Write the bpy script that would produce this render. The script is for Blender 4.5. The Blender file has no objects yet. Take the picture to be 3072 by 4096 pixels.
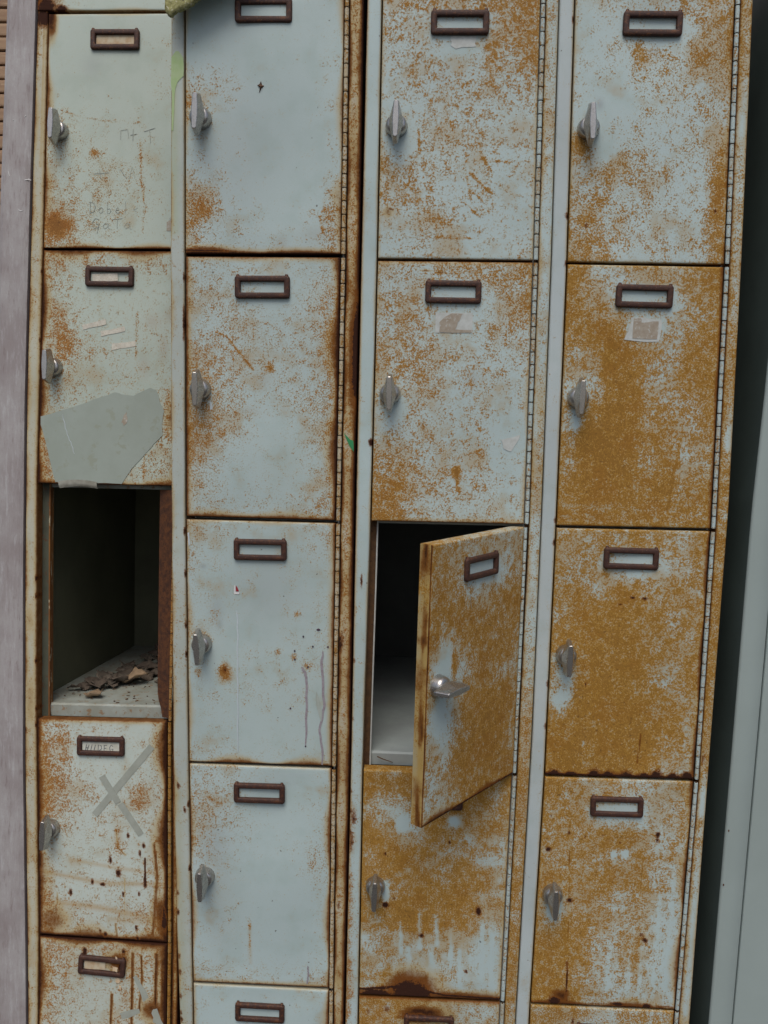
import bpy, math, random
import numpy as np
from statistics import NormalDist
from mathutils import Matrix, Vector

random.seed(7)
rng = np.random.default_rng(11)
SC = bpy.context.scene
COL = SC.collection
ND = NormalDist()
LEAN = .09247951

# ------------------------------------------------------------------ materials
def new_mat(name):
    m = bpy.data.materials.new(name); m.use_nodes = True
    nt = m.node_tree
    return m, nt, nt.nodes['Principled BSDF']

class NT:
    """small wrapper for wiring node trees"""
    def __init__(s, nt): s.nt = nt
    def node(s, t, **k):
        n = s.nt.nodes.new(t)
        for a, v in k.items(): setattr(n, a, v)
        return n
    def put(s, sock, v):
        if isinstance(v, bpy.types.NodeSocket): s.nt.links.new(v, sock)
        elif v is not None: sock.default_value = v
    def math(s, op, a, b=None, c=None, clamp=False):
        n = s.node('ShaderNodeMath', operation=op, use_clamp=clamp)
        s.put(n.inputs[0], a); s.put(n.inputs[1], b)
        if c is not None: s.put(n.inputs[2], c)
        return n.outputs[0]
    def step(s, v, a, b):
        n = s.node('ShaderNodeMapRange', interpolation_type='SMOOTHSTEP')
        s.put(n.inputs['Value'], v); s.put(n.inputs['From Min'], a); s.put(n.inputs['From Max'], b)
        return n.outputs['Result']
    def lin(s, v, a, b, c, d):
        n = s.node('ShaderNodeMapRange')
        for i, q in zip(('Value', 'From Min', 'From Max', 'To Min', 'To Max'), (v, a, b, c, d)): s.put(n.inputs[i], q)
        return n.outputs['Result']
    def mix(s, f, a, b, blend='MIX'):
        n = s.node('ShaderNodeMix', data_type='RGBA', blend_type=blend)
        s.put(n.inputs[0], f)
        for i, q in ((6, a), (7, b)):
            if isinstance(q, tuple) and len(q) == 3: q = q + (1,)
            s.put(n.inputs[i], q)
        return n.outputs[2]
    def mixf(s, f, a, b):
        n = s.node('ShaderNodeMix', data_type='FLOAT')
        s.put(n.inputs[0], f); s.put(n.inputs[2], a); s.put(n.inputs[3], b)
        return n.outputs[0]
    def attr(s, name, out='Fac'):
        return s.node('ShaderNodeAttribute', attribute_name=name).outputs[out]
    def noise(s, co, scale, detail=4, rough=.6, dist=0):
        n = s.node('ShaderNodeTexNoise')
        s.put(n.inputs['Vector'], co); n.inputs['Scale'].default_value = scale
        n.inputs['Detail'].default_value = detail; n.inputs['Roughness'].default_value = rough
        n.inputs['Distortion'].default_value = dist
        return n.outputs['Fac']
    def scale(s, co, v):
        n = s.node('ShaderNodeMapping'); s.put(n.inputs['Vector'], co); n.inputs['Scale'].default_value = v
        return n.outputs['Vector']
    def bump(s, h, strength, dist):
        n = s.node('ShaderNodeBump'); n.inputs['Strength'].default_value = strength
        n.inputs['Distance'].default_value = dist; s.put(n.inputs['Height'], h)
        return n.outputs['Normal']

SD = .054
def rusty_paint():
    m, nt, B = new_mat('rusted_locker_paint'); g = NT(nt)
    pc = g.attr('pc', 'Vector'); paint = g.attr('paint', 'Color')
    thr = g.attr('thr'); edge = g.attr('edge'); dark = g.attr('dark'); strk = g.attr('strk'); gold = g.attr('gold')
    fine = g.noise(pc, 450, 5, .72)
    mid = g.noise(pc, 85, 4, .62)
    big = g.noise(pc, 26, 3, .55)
    pst = g.scale(pc, (1, 1, .3))
    fs = g.noise(pst, 380, 4, .65)
    grain = g.noise(pc, 900, 2, .6)
    fine2 = g.mixf(strk, fine, fs)
    n = g.math('ADD', g.math('MULTIPLY', fine2, .68), g.math('MULTIPLY', mid, .32))
    d = g.math('SUBTRACT', n, thr)
    m_sp = g.math('MULTIPLY', g.step(d, -.032, .044), .95)
    core = g.step(d, .03, .14)
    # worn paint: cloudy grime
    base = g.mix(g.math('MULTIPLY', g.step(big, .42, .72), .42), paint, g.mix(1.0, paint, (.80, .84, .80), 'MULTIPLY'))
    base = g.mix(g.math('MULTIPLY', g.step(grain, .3, .75), .12), base, g.mix(1.0, paint, (.72, .74, .74), 'MULTIPLY'))
    speck = g.noise(pc, 150, 1, .5)
    base = g.mix(g.math('MULTIPLY', g.step(speck, .775, .82), .8), base, (.10, .085, .07))
    wash = g.math('MULTIPLY', g.step(g.math('ADD', g.math('MULTIPLY', g.math('SUBTRACT', big, .5), .55), g.math('SUBTRACT', .5, thr)), -.060, .070), g.lin(gold, 0, 1, .34, .54))
    base = g.mix(wash, base, g.mix(gold, (.40, .235, .075), (.39, .225, .045)))
    # soft yellow bleeding close to speckles
    halo = g.math('MULTIPLY', g.step(d, -.085, .0), .36)
    base = g.mix(halo, base, (.43, .34, .15))
    # edge bleed
    e = g.math('MULTIPLY', edge, g.math('ADD', .62, g.math('ADD', g.math('MULTIPLY', mid, .62), g.math('MULTIPLY', fine2, .45))))
    base = g.mix(g.math('MULTIPLY', g.step(e, .10, .42), .62), base, (.42, .30, .11))
    tan = g.mix(gold, (.415, .205, .050), (.425, .238, .040))
    tan2 = g.mix(gold, (.275, .112, .023), (.30, .147, .019))
    dkr = g.mix(gold, (.12, .040, .009), (.165, .068, .010))
    rc = g.mix(g.step(grain, .25, .8), tan, tan2)
    rc = g.mix(g.math('MULTIPLY', core, .62), rc, dkr)
    rc = g.mix(g.math('MULTIPLY', g.step(mid, .45, .7), .28), rc, g.mix(gold, (.31, .135, .026), (.32, .165, .018)))
    rc = g.mix(g.math('MULTIPLY', g.step(big, .48, .66), .38), rc, g.mix(gold, (.26, .085, .016), (.27, .115, .013)))
    pit = g.math('MULTIPLY', g.step(g.noise(pc, 210, 3, .7), .60, .68), g.step(d, .015, .06))
    rc = g.mix(g.math('MULTIPLY', pit, .62), rc, (.10, .040, .012))
    c = g.mix(m_sp, base, rc)
    c = g.mix(g.math('MULTIPLY', g.step(e, .34, .66), .93), c, (.17, .060, .011))
    c = g.mix(g.step(e, .60, .92), c, (.040, .014, .007))
    # hard dark rust
    dn = g.math('ADD', dark, g.math('MULTIPLY', g.math('SUBTRACT', g.math('ADD', g.math('MULTIPLY', fine2, .5), g.math('MULTIPLY', mid, .5)), .5), 1.5))
    hal = g.math('MULTIPLY', g.step(dn, .16, .5), g.step(dark, .03, .15))
    dm = g.math('MULTIPLY', g.step(dn, .50, .64), g.step(dark, .08, .2))
    c = g.mix(g.math('MULTIPLY', hal, .88), c, (.17, .058, .012))
    c = g.mix(dm, c, (.040, .016, .010))
    nt.links.new(c, B.inputs['Base Color'])
    rm = g.math('MAXIMUM', g.math('MAXIMUM', m_sp, g.step(e, .3, .6)), hal)
    nt.links.new(g.lin(rm, 0, 1, .50, .9), B.inputs['Roughness'])
    nt.links.new(g.lin(rm, 0, 1, .32, .12), B.inputs['Specular IOR Level'])
    h = g.math('ADD', g.math('MULTIPLY', m_sp, .6), g.math('ADD', g.math('MULTIPLY', g.math('MULTIPLY', fine, rm), .7), g.math('MULTIPLY', dm, .8)))
    nt.links.new(g.bump(h, .5, .0006), B.inputs['Normal'])
    return m

def simple(name, c1, c2, scale=40, rough=.7, metal=0, bump=.0, stretch=(1, 1, 1), c3=None, spec=.4, detail=5):
    m, nt, B = new_mat(name); g = NT(nt)
    co = g.scale(g.node('ShaderNodeTexCoord').outputs['Object'], stretch)
    n = g.noise(co, scale, detail, .62)
    c = g.mix(g.step(n, .32, .68), c1, c2)
    if c3:
        n3 = g.noise(co, scale * 3.1, 4, .65)
        c = g.mix(g.step(n3, .56, .66), c, c3)
    nt.links.new(c, B.inputs['Base Color'])
    B.inputs['Roughness'].default_value = rough; B.inputs['Metallic'].default_value = metal
    B.inputs['Specular IOR Level'].default_value = spec
    if bump:
        nt.links.new(g.bump(n, .6, bump), B.inputs['Normal'])
    return m

def zinc():
    m, nt, B = new_mat('dull_zinc'); g = NT(nt)
    co = g.node('ShaderNodeTexCoord').outputs['Object']
    n = g.noise(co, 240, 5, .7)
    n2 = g.noise(co, 900, 2, .6)
    c = g.mix(g.step(n, .35, .7), (.46, .44, .415), (.35, .335, .315))
    c = g.mix(g.math('MULTIPLY', g.step(n, .64, .74), .5), c, (.20, .17, .14))
    nt.links.new(c, B.inputs['Base Color'])
    B.inputs['Metallic'].default_value = .9
    nt.links.new(g.lin(n, .3, .7, .24, .33), B.inputs['Roughness'])
    return m

def holder_mat():
    m, nt, B = new_mat('rusted_iron_holder'); g = NT(nt)
    co = g.node('ShaderNodeTexCoord').outputs['Object']
    oi = g.node('ShaderNodeObjectInfo').outputs['Random']
    n = g.noise(co, 260, 5, .7); n2 = g.noise(co, 700, 3, .6); n3 = g.noise(co, 60, 3, .6)
    c = g.mix(g.step(n3, .35, .65), (.040, .018, .015), (.058, .025, .017))
    c = g.mix(g.math('MULTIPLY', g.step(n, .50, .66), g.lin(oi, 0, 1, .25, .9)), c, (.14, .052, .018))
    c = g.mix(g.math('MULTIPLY', g.step(n2, .64, .72), .7), c, (.36, .26, .17))
    nt.links.new(c, B.inputs['Base Color'])
    B.inputs['Roughness'].default_value = .62; B.inputs['Specular IOR Level'].default_value = .35
    nt.links.new(g.bump(n, .7, .0006), B.inputs['Normal'])
    return m

M = {
    'paint': rusty_paint(),
    'zinc': zinc(),
    'holder': holder_mat(),
    'inside': simple('locker_inside_shaded_paint', (.16, .165, .105), (.12, .124, .078), 6, .7),  # olive paint darkened, the compartment's shade is put into the colour
    'inside_blue': simple('locker_inside_shaded_grey', (.10, .115, .115), (.075, .085, .085), 8, .6),  # interior grey darkened so its colour carries the shade of the recess
    'floor_blue': simple('compartment_floor_grey', (.33, .375, .375), (.27, .30, .30), 14, .6),
    'floor_paint': simple('compartment_floor_paint', (.33, .36, .33), (.26, .27, .23), 30, .6, c3=(.25, .17, .10)),
    'rust_dark': simple('dark_scaled_rust', (.050, .020, .011), (.115, .042, .014), 130, .85, bump=.0008, c3=(.028, .012, .009)),
    'rust_brown': simple('brown_rust', (.075, .040, .020), (.12, .062, .026), 90, .85, bump=.0005, c3=(.05, .024, .012)),
    'rust_edge': simple('rusty_flange', (.26, .115, .03), (.16, .06, .016), 60, .8, stretch=(1, 1, .3), c3=(.42, .36, .24)),
    'tape': simple('grey_cloth_tape', (.33, .355, .315), (.29, .31, .27), 60, .55),
    'vinyl': simple('grey_green_vinyl', (.31, .355, .32), (.28, .32, .28), 14, .4, c3=(.275, .305, .25)),
    'paper': simple('pale_sticker_paper', (.60, .575, .50), (.48, .46, .40), 160, .8, c3=(.40, .31, .19)),
    'card': simple('name_card', (.55, .57, .52), (.45, .45, .38), 120, .75),
    'stained_card': simple('stained_card', (.50, .44, .32), (.42, .29, .17), 110, .75),
    'residue': simple('torn_sticker_residue', (.285, .235, .18), (.36, .325, .27), 90, .8, c3=(.43, .43, .40)),
    'residue_pale': simple('pale_sticker_residue', (.50, .53, .52), (.43, .45, .43), 120, .7),
    'ink': simple('pencil_line', (.25, .27, .25), (.33, .36, .33), 500, .7),
    'ink_dark': simple('dark_pencil_line', (.07, .08, .10), (.13, .14, .15), 500, .7),
    'green_paint': simple('light_green_paint_run', (.32, .45, .20), (.38, .48, .27), 60, .6),
    'green_vinyl': simple('green_vinyl_scrap', (.03, .25, .09), (.04, .20, .08), 90, .45),
    'purple': simple('purple_paint_run', (.25, .21, .24), (.32, .30, .33), 200, .6),
    'purple_dot': simple('purple_black_spot', (.045, .03, .05), (.08, .05, .08), 300, .6),
    'white_run': simple('faint_white_run', (.50, .56, .60), (.44, .51, .54), 200, .6),
    'white': simple('white_print', (.68, .68, .68), (.6, .6, .6), 200, .6),
    'red': simple('red_print', (.30, .015, .03), (.24, .02, .03), 200, .5),
    'peel': simple('cream_peeled_paint', (.66, .54, .38), (.52, .38, .24), 200, .7),
    'black_moss': simple('black_lichen', (.03, .03, .025), (.06, .058, .04), 200, .95),
    'smudge': simple('grey_green_smudge', (.30, .33, .29), (.40, .45, .43), 80, .6, stretch=(1, 1, .2)),
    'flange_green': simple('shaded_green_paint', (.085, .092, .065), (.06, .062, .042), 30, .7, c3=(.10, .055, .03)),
    'scrap_grey': simple('curled_grey_scrap', (.20, .20, .17), (.13, .125, .10), 90, .6),
    'scrap': simple('dark_scrap', (.05, .03, .02), (.12, .06, .03), 300, .8),
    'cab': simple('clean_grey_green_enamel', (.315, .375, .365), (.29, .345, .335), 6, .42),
    'cab_side': simple('shaded_side_enamel', (.075, .10, .092), (.06, .08, .073), 8, .5),  # cabinet enamel darkened to paint in the shade of the narrow gap
    'concrete': simple('asphalt', (.060, .060, .058), (.042, .042, .041), 4, .9, c3=(.075, .073, .07)),
}

def board_mat():
    m, nt, B = new_mat('weathered_painted_board'); g = NT(nt)
    co = g.node('ShaderNodeTexCoord').outputs['Object']
    a = g.noise(g.scale(co, (1, 1, .16)), 170, 6, .75); b = g.noise(co, 9, 4, .6); f = g.noise(co, 420, 3, .6)
    c = g.mix(g.step(b, .35, .66), (.255, .225, .225), (.345, .33, .33))
    c = g.mix(g.math('MULTIPLY', g.step(a, .50, .72), .55), c, (.47, .475, .49))
    c = g.mix(g.math('MULTIPLY', g.step(a, .46, .30), .65), c, (.18, .135, .135))
    c = g.mix(g.math('MULTIPLY', g.step(f, .4, .75), .22), c, (.25, .2, .2))
    nt.links.new(c, B.inputs['Base Color']); B.inputs['Roughness'].default_value = .6
    nt.links.new(g.bump(a, .5, .0006), B.inputs['Normal'])
    return m
M['board'] = board_mat()
M['slat'] = simple('brown_slat', (.36, .235, .145), (.27, .165, .10), 40, .75, bump=.0008, stretch=(.15, 1, 1), c3=(.41, .28, .18))
def moss_mat():
    m, nt, B = new_mat('lichen_crust'); g = NT(nt)
    co = g.node('ShaderNodeTexCoord').outputs['Object']
    a = g.noise(co, 110, 5, .7); b = g.noise(co, 300, 4, .7)
    c = g.mix(g.step(a, .38, .62), (.36, .35, .16), (.23, .22, .085))
    c = g.mix(g.step(b, .56, .66), c, (.56, .55, .40))
    c = g.mix(g.step(b, .42, .34), c, (.075, .07, .045))
    nt.links.new(c, B.inputs['Base Color']); B.inputs['Roughness'].default_value = .95
    nt.links.new(g.bump(b, .9, .002), B.inputs['Normal'])
    return m
M['moss'] = moss_mat()
def leaf_mat(name, c1, c2):
    return simple(name, c1, c2, 120, .85, bump=.0006)
M['leaf_brown'] = leaf_mat('dry_leaf_brown', (.125, .098, .076), (.08, .060, .047))
M['leaf_grey'] = leaf_mat('dry_leaf_grey', (.15, .125, .10), (.09, .075, .06))
M['leaf_tan'] = leaf_mat('dry_leaf_tan', (.31, .22, .14), (.21, .145, .09))

# ------------------------------------------------------------------ object helpers
ORG = {}
def link(o, parent=None, org=(0, 0, 0)):
    COL.objects.link(o)
    if parent is not None:
        o.parent = parent; p = ORG[parent.name]
        o.location = [org[i] - p[i] for i in range(3)]
    else:
        o.location = org
    ORG[o.name] = tuple(org)
    return o

def mk(name, verts, faces, mat, parent=None, org=None, smooth=True, attrs=None):
    """one mesh object; verts are given in the coordinates of the whole thing, org is this object's origin there"""
    if org is None: org = ORG[parent.name] if parent is not None else (0, 0, 0)
    v = np.asarray(verts, float) - np.asarray(org)
    me = bpy.data.meshes.new(name)
    me.from_pydata(v.tolist(), [], [list(map(int, f)) for f in faces])
    mats = mat if isinstance(mat, (list, tuple)) else [mat]
    for m in mats: me.materials.append(m)
    if attrs:
        n = len(v)
        for k, a in attrs.items():
            if k == 'pc':
                at = me.attributes.new(k, 'FLOAT_VECTOR', 'POINT'); at.data.foreach_set('vector', np.asarray(a, np.float32).ravel())
            elif k == 'paint':
                at = me.attributes.new(k, 'FLOAT_COLOR', 'POINT')
                q = np.ones((n, 4), np.float32); q[:, :3] = a; at.data.foreach_set('color', q.ravel())
            else:
                at = me.attributes.new(k, 'FLOAT', 'POINT'); at.data.foreach_set('value', np.asarray(a, np.float32).ravel())
    if smooth:
        me.polygons.foreach_set('use_smooth', [True] * len(me.polygons))
    me.update()
    o = bpy.data.objects.new(name, me)
    return link(o, parent, org)

def empty(name, label, cat, loc, rot=(0, 0, 0), group=None, org=None):
    o = bpy.data.objects.new(name, None); COL.objects.link(o)
    o.location = loc; o.rotation_euler = rot; o.empty_display_size = .05
    o['label'] = label; o['category'] = cat
    if group: o['group'] = group
    ORG[o.name] = tuple(org if org is not None else loc)
    return o

def tag(o, label, cat, group=None):
    o['label'] = label; o['category'] = cat
    if group: o['group'] = group
    return o

class MB:
    def __init__(s): s.v = []; s.f = []; s.m = []
    def add(s, v, f, mi=0):
        b = len(s.v); s.v += [tuple(map(float, q)) for q in v]; s.f += [[i + b for i in q] for q in f]; s.m += [mi] * len(f)
    def box(s, x0, x1, y0, y1, z0, z1, mi=0):
        v = [(x, y, z) for x in (x0, x1) for y in (y0, y1) for z in (z0, z1)]
        s.add(v, [(0, 1, 3, 2), (4, 6, 7, 5), (0, 4, 5, 1), (2, 3, 7, 6), (0, 2, 6, 4), (1, 5, 7, 3)], mi)
    def build(s, name, mat, parent=None, org=None, smooth=False, bevel=0):
        o = mk(name, s.v, s.f, mat, parent, org, smooth)
        if any(s.m): o.data.polygons.foreach_set('material_index', s.m)
        if bevel:
            b = o.modifiers.new('Bevel', 'BEVEL'); b.width = bevel; b.segments = 2; b.limit_method = 'ANGLE'
        return o

# ------------------------------------------------------------------ weathering fields
DENS = [.0035, .03, .075, .15, .27, .41, .56, .71, .84, .945]
ZV = np.array([ND.inv_cdf(d) for d in DENS])
def zgrid(rows):
    return np.array([[ZV[int(ch)] for ch in r] for r in rows])
def sample(g, u, v):
    h, w = g.shape
    x = np.clip(u * w - .5, 0, w - 1.001); y = np.clip(v * h - .5, 0, h - 1.001)
    i = np.floor(x).astype(int); j = np.floor(y).astype(int); fx = x - i; fy = y - j
    fx = fx * fx * (3 - 2 * fx); fy = fy * fy * (3 - 2 * fy)
    i1 = np.minimum(i + 1, w - 1); j1 = np.minimum(j + 1, h - 1)
    return (g[j, i] * (1 - fx) + g[j, i1] * fx) * (1 - fy) + (g[j1, i] * (1 - fx) + g[j1, i1] * fx) * fy
def dist_line(X, Z, pts):
    best = np.full(X.shape, 9.)
    for (a, b), (c, d) in zip(pts[:-1], pts[1:]):
        L = (c - a) ** 2 + (d - b) ** 2 + 1e-12
        t = np.clip(((X - a) * (c - a) + (Z - b) * (d - b)) / L, 0, 1)
        best = np.minimum(best, np.hypot(X - a - t * (c - a), Z - b - t * (d - b)))
    return best

def fields(u, v, Wd, Hd, sp, dep=None):
    """u right, v down, both 0..1 over a panel of Wd x Hd metres; returns the attribute arrays"""
    X, Z = u * Wd, v * Hd
    z = sample(zgrid(sp['g']), u, v)
    edge = np.zeros_like(u); dark = np.zeros_like(u)
    wob = .75 + .5 * np.sin(X * 61 + sp.get('seed', 0)) * np.sin(Z * 47 + 2 * sp.get('seed', 0))
    for side, dist in zip('tblr', (Z, Hd - Z, X, Wd - X)):
        e = sp.get(side)
        if e:
            s, w = e if isinstance(e, tuple) else (e, .006)
            edge = np.maximum(edge, s * np.exp(-np.maximum(dist, 0) / (w * wob)))
    # corners gather more
    strk = np.full(u.shape, sp.get('strk', 0.)); gold = np.full(u.shape, sp.get('gold', 0.))
    paint = np.tile(np.array(sp.get('paint', (.44, .49, .48))), (len(u), 1))
    # large slow tone shifts of old paint
    sd = sp.get('seed', 0)
    tone = 1 + .035 * np.sin(X * 17 + sd * 3.1) * np.sin(Z * 13 + sd) + .025 * np.sin(Z * 31 + X * 9 + sd * 2)
    paint = paint * tone[:, None]
    for k, a, b, ra, rb, val in sp.get('sp', []):
        gg = np.exp(-(((u - a) / ra) ** 2 + ((v - b) / rb) ** 2))
        if k == 'r': z = z + val * gg
        elif k == 'd': dark = np.maximum(dark, val * gg)
        elif k == 'e': edge = np.maximum(edge, val * gg)
        elif k == 'c': z = z * (1 - gg) - 2.7 * gg          # rubbed clean
    for k, pts, w, val in sp.get('ln', []):
        d = dist_line(X, Z, [(a * Wd, b * Hd) for a, b in pts])
        gg = np.exp(-(d / (w * .00075)) ** 2)
        if k == 'r': z = z + val * gg * .85
        elif k == 'd': dark = np.maximum(dark, val * gg)
        elif k == 'e': edge = np.maximum(edge, val * gg)
    for c, s, a, b, ra, rb in sp.get('pt', []):
        gg = (s * np.exp(-(((u - a) / ra) ** 2 + ((v - b) / rb) ** 2)))[:, None]
        paint = paint * (1 - gg) + np.array(c) * gg
    for c, s, pts, w in sp.get('pl', []):
        d = dist_line(X, Z, [(a * Wd, b * Hd) for a, b in pts])
        gg = (s * np.exp(-(d / (w * .001)) ** 2))[:, None]
        paint = paint * (1 - gg) + np.array(c) * gg
    dd = np.zeros(u.shape) if dep is None else dep
    if dep is not None and 'lip' in sp:
        m = (dep > .002) & (u < .001)
        z = np.where(m, -.55 + .5 * np.sin(v * 14), z); edge = np.where(m, np.clip(.32 + .16 * np.sin(v * 23) * np.sin(v * 9 + 1) + .40 * np.exp(-((dep - .0085 - .002 * np.sin(v * 17)) / .0030) ** 2) * (.55 + .45 * np.sin(v * 19 + 2)) + .25 * np.exp(-((v - .335) / .02) ** 2), 0, .75), edge)
        paint = np.where(m[:, None], np.where((dep > .0115)[:, None], np.array((.36, .315, .20)), np.array(sp['lip'])), paint)
    off = 3.7 * sp.get('seed', 0)
    pc = np.stack([X + off, off * .31 + dd, -Z], 1)
    return dict(thr=.5 - SD * z, edge=edge, dark=dark, strk=strk, gold=gold, paint=paint, pc=pc)

def panel(name, mp, Wd, Hd, sp, parent, org=None, y=0., depth=.016, rad=.0022, step=.0024, dent=.0, back=False, mat=None):
    """pressed sheet panel: mp(u, v) -> (x, z); front at y, edges rolled back by depth"""
    def axis(L):
        n = max(3, int(round((L - 2 * rad) / step)))
        inner = np.linspace(rad, L - rad, n)
        a = [(0, depth), (0, depth * .72), (0, depth * .5), (0, depth * .3), (0, rad), (.12 * rad, .5 * rad), (.4 * rad, .14 * rad)]
        pos = [p for p, _ in a] + list(inner) + [L - p for p, _ in reversed(a)]
        dep = [d for _, d in a] + [0] * n + [d for _, d in reversed(a)]
        return np.array(pos), np.array(dep)
    px, dx = axis(Wd); pz, dz = axis(Hd)
    U, V = np.meshgrid(px / Wd, pz / Hd); D = np.maximum(*np.meshgrid(dx, dz))
    u, v, d = U.ravel(), V.ravel(), D.ravel()
    x, z = mp(u, v)
    s = sp.get('seed', 0)
    yy = y + d + dent * (np.sin(u * 5 + s) * np.sin(v * 7 + s * 2) + .5 * np.sin(u * 9 + v * 4 + s)) * np.minimum(1, 12 * np.minimum.reduce([u, 1 - u, v, 1 - v]))
    nx, nz = len(px), len(pz)
    idx = np.arange(nx * nz).reshape(nz, nx)
    f = np.stack([idx[:-1, :-1], idx[1:, :-1], idx[1:, 1:], idx[:-1, 1:]], -1).reshape(-1, 4)
    f = f.tolist()
    verts = np.stack([x, yy, z], 1)
    if back:
        f.append([int(idx[0, 0]), int(idx[0, -1]), int(idx[-1, -1]), int(idx[-1, 0])])
    return mk(name, verts, f, mat or M['paint'], parent, org, True, fields(u, v, Wd, Hd, sp, d))

def poly_sheet(name, pts, mat, parent, y=-.0004, th=.00035, curl=None):
    """a flat sticker / tape / paint run lying on a panel, pts = [(x, z)] in thing coordinates"""
    n = len(pts)
    v = [(x, y - (curl(x, z) if curl else 0), z) for x, z in pts] + [(x, y + th, z) for x, z in pts]
    area = sum(pts[i][0] * pts[(i + 1) % n][1] - pts[(i + 1) % n][0] * pts[i][1] for i in range(n))
    f = [list(range(n)) if area > 0 else list(range(n))[::-1]]
    for i in range(n):
        j = (i + 1) % n
        f.append([i, j, j + n, i + n] if area < 0 else [j, i, i + n, j + n])
    return mk(name, v, f, mat, parent, None, False)

def ribbon(mb, pts, w, y=-.0004, th=.0003, taper=False, mi=0):
    n = len(pts); P = np.array(pts, float)
    T = np.gradient(P, axis=0); T /= (np.linalg.norm(T, axis=1)[:, None] + 1e-9)
    N = np.stack([-T[:, 1], T[:, 0]], 1)
    ws = np.full(n, w / 2)
    if taper: ws = ws * np.interp(np.linspace(0, 1, n), [0, .1, .9, 1], [.5, 1, .9, .5])
    A = P + N * ws[:, None]; B2 = P - N * ws[:, None]
    v = []
    for i in range(n):
        v += [(A[i, 0], y, A[i, 1]), (B2[i, 0], y, B2[i, 1]), (A[i, 0], y + th, A[i, 1]), (B2[i, 0], y + th, B2[i, 1])]
    f = []
    for i in range(n - 1):
        a, b = 4 * i, 4 * i + 4
        f += [(a, a + 1, b + 1, b), (a + 2, a, b, b + 2), (a + 1, a + 3, b + 3, b + 1)]
    f += [(0, 2, 3, 1), (4 * n - 4, 4 * n - 3, 4 * n - 1, 4 * n - 2)]
    mb.add(v, f, mi)

def quad_map(q):
    (ax, az), (bx, bz), (cx, cz), (dx, dz) = q       # tl tr br bl
    def mp(u, v):
        x = (ax * (1 - u) + bx * u) * (1 - v) + (dx * (1 - u) + cx * u) * v
        z = (az * (1 - u) + bz * u) * (1 - v) + (dz * (1 - u) + cz * u) * v
        return x, z
    return mp

# ------------------------------------------------------------------ door fittings
def make_holder(parent, cx, cz, y, tilt=0., card=None):
    """raised rectangular card holder with rounded bars"""
    W2, H2, r, bw = .0362, .0145, .004, .0076
    def rr(w, h, r, n=5):
        pts = []
        for sx, sz, a0 in ((1, 1, 0), (-1, 1, 90), (-1, -1, 180), (1, -1, 270)):
            for k in range(n):
                a = math.radians(a0 + 90 * k / (n - 1))
                pts.append((sx * (w - r) + r * math.cos(a), sz * (h - r) + r * math.sin(a)))
        return pts
    prof = [(0, .0), (0, .0026), (.0006, .0039), (.0018, .0046), (bw - .0016, .0046), (bw - .0004, .0038), (bw, .0026), (bw, -.0002)]
    rings = []
    for ins, dep in prof:
        rad = max(r - ins, .0008)
        rings.append([(cx + a * math.cos(tilt) - b * math.sin(tilt), y - dep, cz + a * math.sin(tilt) + b * math.cos(tilt)) for a, b in rr(W2 - ins, H2 - ins, rad)])
    n = len(rings[0]); v = [p for q in rings for p in q]; f = []
    for k in range(len(rings) - 1):
        for i in range(n):
            j = (i + 1) % n
            f.append((k * n + i, k * n + j, (k + 1) * n + j, (k + 1) * n + i))
    for sx in (-1, 1):
        b = len(v); ex0, ez0 = sx * (W2 - .0042), H2 - .0012
        for dz_, hw, dd in ((0, .0022, .0036), (.0022, .0019, .0034), (.0030, .0012, .0028)):
            for a_, d_ in ((-hw, dd), (hw, dd), (hw, .0), (-hw, .0)):
                q0, q1 = ex0 + a_, ez0 + dz_
                v.append((cx + q0 * math.cos(tilt) - q1 * math.sin(tilt), y - d_, cz + q0 * math.sin(tilt) + q1 * math.cos(tilt)))
        for k in range(2):
            for i in range(4): f.append((b + 4 * k + i, b + 4 * k + (i + 1) % 4, b + 4 * k + 4 + (i + 1) % 4, b + 4 * k + 4 + i))
        f.append((b + 8, b + 9, b + 10, b + 11))
    o = mk('label_holder', v, f, M['holder'], parent, (cx, y, cz), True)
    if card:
        cm, x0, x1, z0, z1, rot = card
        c, s = math.cos(rot), math.sin(rot)
        pts = [(cx + a * c - b * s, cz + a * s + b * c) for a, b in ((x0, z0), (x1, z0), (x1, z1), (x0, z1))]
        poly_sheet('name_card', pts, cm, parent, y=y - .0006)
    return o

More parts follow.
